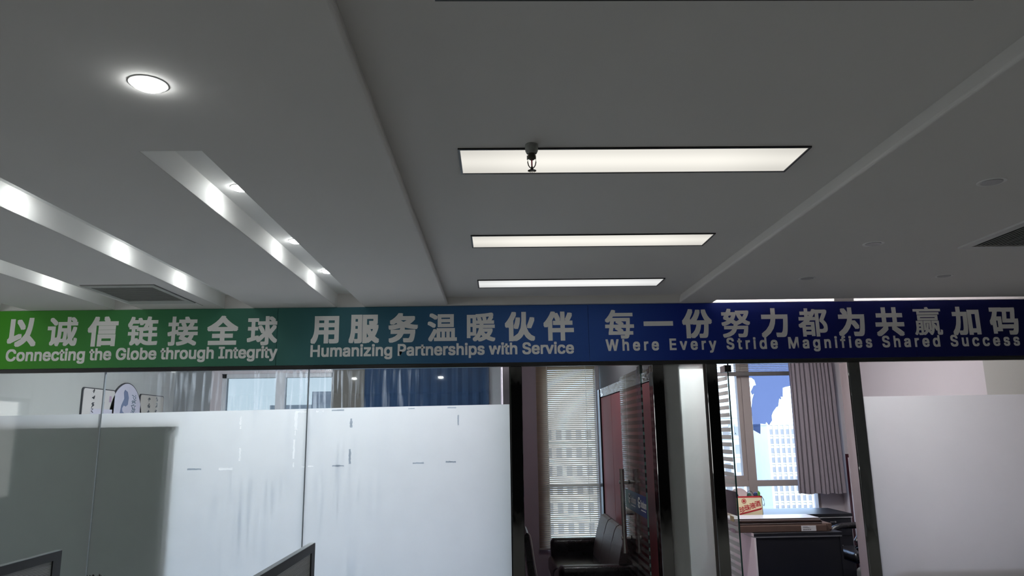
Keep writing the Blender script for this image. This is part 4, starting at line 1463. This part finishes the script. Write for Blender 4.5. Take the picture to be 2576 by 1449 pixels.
# office chair
def office_chair(name, label, x, y, face, group=None):
    t = thing(name, label, 'chair', (x, y, 0), group)
    MB().box(x - 0.25, x + 0.25, y - 0.25, y + 0.25, 0.44, 0.54, 0.045, 4).done('seat', leather, t, smooth=True)
    bx = x + face * 0.24
    MB().box(bx - 0.045, bx + 0.045, y - 0.23, y + 0.23, 0.52, 0.98, 0.04, 4).done('backrest', leather, t, smooth=True)
    for s in (-1, 1):
        yy = y + s * 0.27
        MB().tube([(x + 0.20, yy, 0.72), (x + 0.05, yy, 0.725), (x - 0.10, yy, 0.72), (x - 0.18, yy, 0.695), (x - 0.215, yy, 0.65), (x - 0.21, yy, 0.60), (x - 0.18, yy, 0.57)], 0.032, 12).done('armrest', leather, t, smooth=True)
        MB().tube([(x - 0.18, yy, 0.60), (x - 0.12, yy, 0.53), (x - 0.08, yy, 0.48)], 0.014).done('arm_support', brushed, t, smooth=True)
    MB().cyl((x, y, 0.09), (x, y, 0.45), 0.028).done('gas_lift', black_plastic, t)
    for k in range(5):
        a = 2 * PI * k / 5 + 0.3
        MB().tube([(x, y, 0.10), (x + 0.15 * math.cos(a), y + 0.15 * math.sin(a), 0.085), (x + 0.28 * math.cos(a), y + 0.28 * math.sin(a), 0.06)], 0.018).done('base_leg', black_plastic, t, smooth=True)
        MB().cyl((x + 0.28 * math.cos(a) - 0.02, y + 0.28 * math.sin(a), 0.027), (x + 0.28 * math.cos(a) + 0.02, y + 0.28 * math.sin(a), 0.027), 0.026).done('caster', black_plastic, t)
    return t


office_chair('office_chair', 'black leather office chair right of the desk in the right office', 3.60, 7.35, 1)
st = thing('ottoman', 'grey padded ottoman in front of the office chair in the right office', 'ottoman', (3.5, 6.75, 0))
MB().box(3.29, 3.72, 6.62, 6.98, 0.04, 0.445, 0.04, 4).done('body', mat('grey_pad', (0.11, 0.11, 0.10), 0.7, var=0.15, scale=12), st, smooth=True)
MB().tube([(3.30, 6.618, 0.10), (3.295, 6.618, 0.35), (3.32, 6.618, 0.425), (3.38, 6.618, 0.446), (3.70, 6.618, 0.446)], 0.006).done('piping', mat('grey_piping', (0.28, 0.28, 0.27), 0.6), st, smooth=True)

# ---- striped door of the right office
d2 = setting('door_2', (1.74, D + 0.05, 0), 'striped glass door standing open into the right office')
LX2 = 1.745
MB().box(LX2 - 0.005, LX2 + 0.005, 5.43, 6.33, 0.01, 2.145).done('glass_leaf', glass_clean, d2)
MB().box(LX2 - 0.0055, LX2 + 0.0055, 5.4275, 5.4295, 0.01, 2.145).done('glass_edge', edge_green, d2)
st2 = frosted('door_stripe_lit', (0.60, 0.60, 0.57), 0.55, 0.30, grain=0.03)  # lighter copy of the stripe film, its lit look set in the colour
z = 0.05
while z < 2.12:
    if not (1.04 < z + 0.015 < 1.30):
        MB().quad((LX2 - 0.0062, 5.433, z), (LX2 - 0.0062, 6.327, z), (LX2 - 0.0062, 6.327, z + 0.030), (LX2 - 0.0062, 5.433, z + 0.030)).done('frosted_stripe', st2, d2)
    z += per
MB().box(LX2 - 0.008, LX2 - 0.0056, 5.432, 6.32, 1.085, 1.255).done('logo_band', mat('mauve_band', (0.10, 0.075, 0.10), 0.6, var=0.05, scale=10), d2)
MB().box(LX2 - 0.0088, LX2 - 0.0078, 5.51, 5.60, 1.035, 1.072).done('yellow_sticker', mat('yellow_paper', (0.62, 0.50, 0.24), 0.6, var=0.05, scale=30), d2)
MB().box(LX2 - 0.0088, LX2 - 0.0078, 5.50, 5.60, 0.955, 0.985).done('pink_sticker', mat('pink_paper', (0.55, 0.42, 0.52), 0.6, var=0.3, scale=60), d2)
MB().box(LX2 - 0.03, LX2 + 0.02, 5.40, 5.52, 2.125, 2.175, 0.002, 1).done('patch_fitting', black_metal, d2)
MB().box(LX2 - 0.004, LX2 + 0.004, 5.41, 5.425, 2.17, 2.19).done('pivot', black_metal, d2)

for (x, y), q in (((1.56, 5.95), 'beside the striped door,'), ((2.7, 6.3), 'front'), ((2.6, 7.2), 'rear')):
    fill_lamp(x, y, 0.065, 'added fill lamp hidden behind the banner, %s of the right office ceiling' % q, 'added right office lamps')

# ================================================================== CUBICLE SCREENS
def screen(x, y_far, y_near, ztop, label, capw=0.022):
    t = thing('desk_screen', label, 'partition', (x, (y_far + y_near) / 2, 0), 'ribbed desk screens')
    f = 0.030
    m = MB()
    m.box(x - capw / 2, x + capw / 2, y_near, y_far, ztop - f, ztop - 0.001)
    m.box(x - capw / 2, x + capw / 2, y_far - 0.05, y_far, 0, ztop - f)
    m.box(x - capw / 2, x + capw / 2, y_near, y_near + 0.05, 0, ztop - f)
    m.done('frame', dark_frame, t)
    MB().box(x - capw / 2 + 0.001, x + capw / 2 - 0.001, y_near, y_far - 0.001, ztop - 0.001, ztop + 0.001).done('top_sheen', light_frame, t)  # pale strip paints the reflection along the frame top
    MB().box(x - 0.006, x + 0.006, y_near + 0.05, y_far - 0.05, 0.05, ztop - f).done('ribbed_panel', rib_grey, t)
    return t


screen(-1.633, 2.862, 1.30, 1.299, 'grey ribbed desk screen with dark frame at the bottom left corner')
screen(-0.712, 2.925, 1.30, 1.299, 'grey ribbed desk screen with dark frame, its corner in front of the frosted glass')

# ================================================================== PERSON (only the hair tips show)
pn = thing('person', 'person sitting low, only tips of dark spiky hair showing at the lower left edge', 'person', (-1.26, 2.35, 0))
PX, PY = -1.258, 2.36
verts = [((0, 0, 0.52), 0.11), ((0, 0, 0.66), 0.14), ((0, 0.02, 0.82), 0.15), ((0, 0.02, 0.94), 0.12), ((0, 0.02, 0.985), 0.055), ((0, 0.03, 1.04), 0.052),
         ((0, 0.04, 1.07), 0.08), ((0, 0.04, 1.13), 0.085),
         ((-0.18, 0.02, 0.92), 0.055), ((-0.23, 0.08, 0.70), 0.045), ((-0.20, 0.30, 0.66), 0.035), ((-0.19, 0.38, 0.66), 0.03),
         ((0.18, 0.02, 0.92), 0.055), ((0.23, 0.08, 0.70), 0.045), ((0.20, 0.30, 0.66), 0.035), ((0.19, 0.38, 0.66), 0.03),
         ((-0.10, 0.06, 0.50), 0.085), ((-0.12, 0.42, 0.50), 0.065), ((-0.12, 0.42, 0.10), 0.045), ((-0.12, 0.52, 0.05), 0.035),
         ((0.10, 0.06, 0.50), 0.085), ((0.12, 0.42, 0.50), 0.065), ((0.12, 0.42, 0.10), 0.045), ((0.12, 0.52, 0.05), 0.035)]
verts = [((p[0], p[1], p[2] + (0.075 if p[2] >= 0.5 else 0)), r) for p, r in verts]
edg = [(0, 1), (1, 2), (2, 3), (3, 4), (4, 5), (5, 6), (6, 7), (3, 8), (8, 9), (9, 10), (10, 11), (3, 12), (12, 13), (13, 14), (14, 15), (0, 16), (16, 17), (17, 18), (18, 19), (0, 20), (20, 21), (21, 22), (22, 23)]
me = bpy.data.meshes.new('body')
me.from_pydata([(PX + p[0] - pn.location.x, PY + p[1] - pn.location.y, p[2]) for p, r in verts], edg, [])
bo = bpy.data.objects.new('body', me)
COL.objects.link(bo)
bo.parent = pn
sk = bo.modifiers.new('skin', 'SKIN')
for i, (p, r) in enumerate(verts):
    me.skin_vertices[0].data[i].radius = (r, r * 0.85)
me.skin_vertices[0].data[0].use_root = True
ss = bo.modifiers.new('sub', 'SUBSURF')
ss.levels = ss.render_levels = 1
me.materials.append(mat('dark_shirt', (0.05, 0.06, 0.09), 0.9, var=0.1, scale=20))
mb = MB()
hx_, hy_, hz_ = PX, PY + 0.035, 1.165
bmesh.ops.create_uvsphere(mb.bm, u_segments=20, v_segments=12, radius=0.098, matrix=Matrix.Translation((hx_, hy_, hz_ + 0.015)))
rnd = random.Random(5)
for k in range(260):
    a, e = rnd.uniform(0, 2 * PI), rnd.uniform(0.1, PI / 2)
    d = Vector((math.cos(a) * math.cos(e), math.sin(a) * math.cos(e), math.sin(e)))
    p0 = Vector((hx_, hy_, hz_ + 0.015)) + d * 0.094
    p1_ = p0 + (d + Vector((rnd.uniform(-.5, .5), rnd.uniform(-.5, .5), 0.3))).normalized() * rnd.uniform(0.006, 0.018)
    mb.cyl(p0, p1_, 0.003, 0.0006, 4)
mb.done('hair', mat('dark_hair', (0.02, 0.013, 0.010), 0.5, var=0.3, scale=40), pn)
sl = thing('stool', 'round stool under the person at the lower left', 'stool', (PX, PY + 0.02, 0))
MB().lathe([(0, 0.43), (0.16, 0.43), (0.175, 0.445), (0.17, 0.475), (0, 0.48)], (PX, PY + 0.02, 0), 24).done('seat', black_plastic, sl, smooth=True)
for k in range(4):
    a = PI / 4 + k * PI / 2
    MB().cyl((PX + 0.18 * math.cos(a), PY + 0.02 + 0.18 * math.sin(a), 0), (PX + 0.10 * math.cos(a), PY + 0.02 + 0.10 * math.sin(a), 0.435), 0.013).done('leg', brushed, sl)

# ================================================================== CITY OUTSIDE
MB().box(-300, 300, 12, 400, -41, -40).done('ground', mat('city_ground', (0.12, 0.16, 0.11), 0.9, var=0.4, scale=0.1), kind='structure')
conc = mat('pale_facade', (0.66, 0.64, 0.60), 0.85, var=0.06, scale=0.5)
conc2 = mat('tan_facade', (0.60, 0.565, 0.50), 0.85, var=0.08, scale=0.5)
wglass = mat('facade_glass', (0.26, 0.255, 0.26), 0.8, var=0.3, scale=0.3)
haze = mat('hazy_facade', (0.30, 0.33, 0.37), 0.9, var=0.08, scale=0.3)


def tower(x0, x1, y0, y1, ztop, label, wm, cols, fh, ww, wh, zmin=-9.0, pil=0.0, sidecols=0, glass=wglass):
    t = thing('tower_block', label, 'building', ((x0 + x1) / 2, (y0 + y1) / 2, -40))
    MB().box(x0, x1, y0, y1, -40, ztop).done('walls', wm, t)
    MB().box(x0 - 0.25, x1 + 0.25, y0 - 0.25, y1 + 0.2, ztop, ztop + 0.5).done('parapet', wm, t)
    MB().box(x0 + (x1 - x0) * .3, x0 + (x1 - x0) * .6, y0 + 2, y0 + 6, ztop + 0.5, ztop + 1.6).done('roof_housing', wm, t)
    step = (x1 - x0) / cols
    z = ztop - fh
    bx = None
    while z > zmin:
        for i in range(cols):
            cx = x0 + (i + 0.5) * step
            if bx is None:
                mb = MB()
                mb.box(-ww / 2, ww / 2, -0.04, 0.04, 0, wh)
                bx = mb.done('window', glass, t, origin=(0, 0, 0))
                me_ = bx.data
                for v in me_.vertices:
                    v.co += root_of(t)
                ob = bx
            else:
                ob = bx.copy()
                COL.objects.link(ob)
            ob.location = Vector((cx, y0 - 0.03, z)) - root_of(t)
        MB().box(x0, x1, y0 - 0.30, y0, z - 0.45, z - 0.25).done('ledge', wm, t)
        z -= fh
    if pil:
        for i in range(cols + 1):
            cx = x0 + i * step
            MB().box(cx - pil / 2, cx + pil / 2, y0 - 0.35, y0 + 0.0, zmin, ztop).done('pilaster', wm, t)
    return t


tA = tower(29.0, 40.3, 120, 140, 3.6, 'pale office block with a roof number, beyond the striped glass door', conc, 6, 2.9, 0.95, 1.5, zmin=-16)
text_obj('roof_number', '21', mat('sign_grey', (0.25, 0.27, 0.27), 0.7), tA, front(37.9, 119.8, 1.0), width=1.4, height=1.6, latin=True)
tB = tower(89.0, 136.0, 240, 262, 2.9, 'tall tan block with white pilasters, seen right of the torn blue film', conc2, 26, 3.0, 1.05, 1.7, zmin=-28, pil=0.75)
tC = tower(-16.6, -9.0, 55, 66, 3.5, 'distant block seen low in the meeting room window', haze, 5, 2.2, 0.9, 1.1, zmin=0)
tD = tower(6.0, 19.0, 120, 140, 3.4, 'block behind the venetian blind, whitened to brighten its gaps', mat('whitened_facade', (0.88, 0.86, 0.80), 0.85, var=0.04, scale=0.5), 8, 2.9, 0.9, 1.6, zmin=-16)  # facade colour lightened so the gaps in the blind look bright
tE = tower(73, 86, 260, 280, 0.2, 'hazy lower block left of the tan block', haze, 6, 3.2, 1.2, 1.8, zmin=-20)
tr_m = mat('tree_leaves', (0.05, 0.10, 0.045), 0.9, var=0.6, scale=1.5)
rnd = random.Random(3)
wh = ['leftmost', 'second from the left', 'middle', 'fourth from the left', 'rightmost']
for k in range(5):
    x, y = 17.0 + k * 2.9, 50.0 + (k % 2) * 3
    t = thing('tree', 'green street tree, %s of five beyond the window' % wh[k], 'tree', (x, y, -40), 'trees down in the street')
    MB().cyl((x, y, -40), (x, y, -9), 0.5, 0.2, 8).done('trunk', mat('bark', (0.1, 0.07, 0.05), 0.9), t)
    mb = MB()
    for q in range(7):
        c0 = Vector((x + rnd.uniform(-.4, .4), y + rnd.uniform(-.4, .4), -8.2 + rnd.uniform(-1.5, 2.2)))
        bmesh.ops.create_icosphere(mb.bm, subdivisions=2, radius=rnd.uniform(.7, .95), matrix=Matrix.Translation(c0))
    for v in mb.bm.verts:
        v.co += Vector((rnd.uniform(-.12, .12), rnd.uniform(-.12, .12), rnd.uniform(-.12, .12)))
    mb.done('crown', tr_m, t)
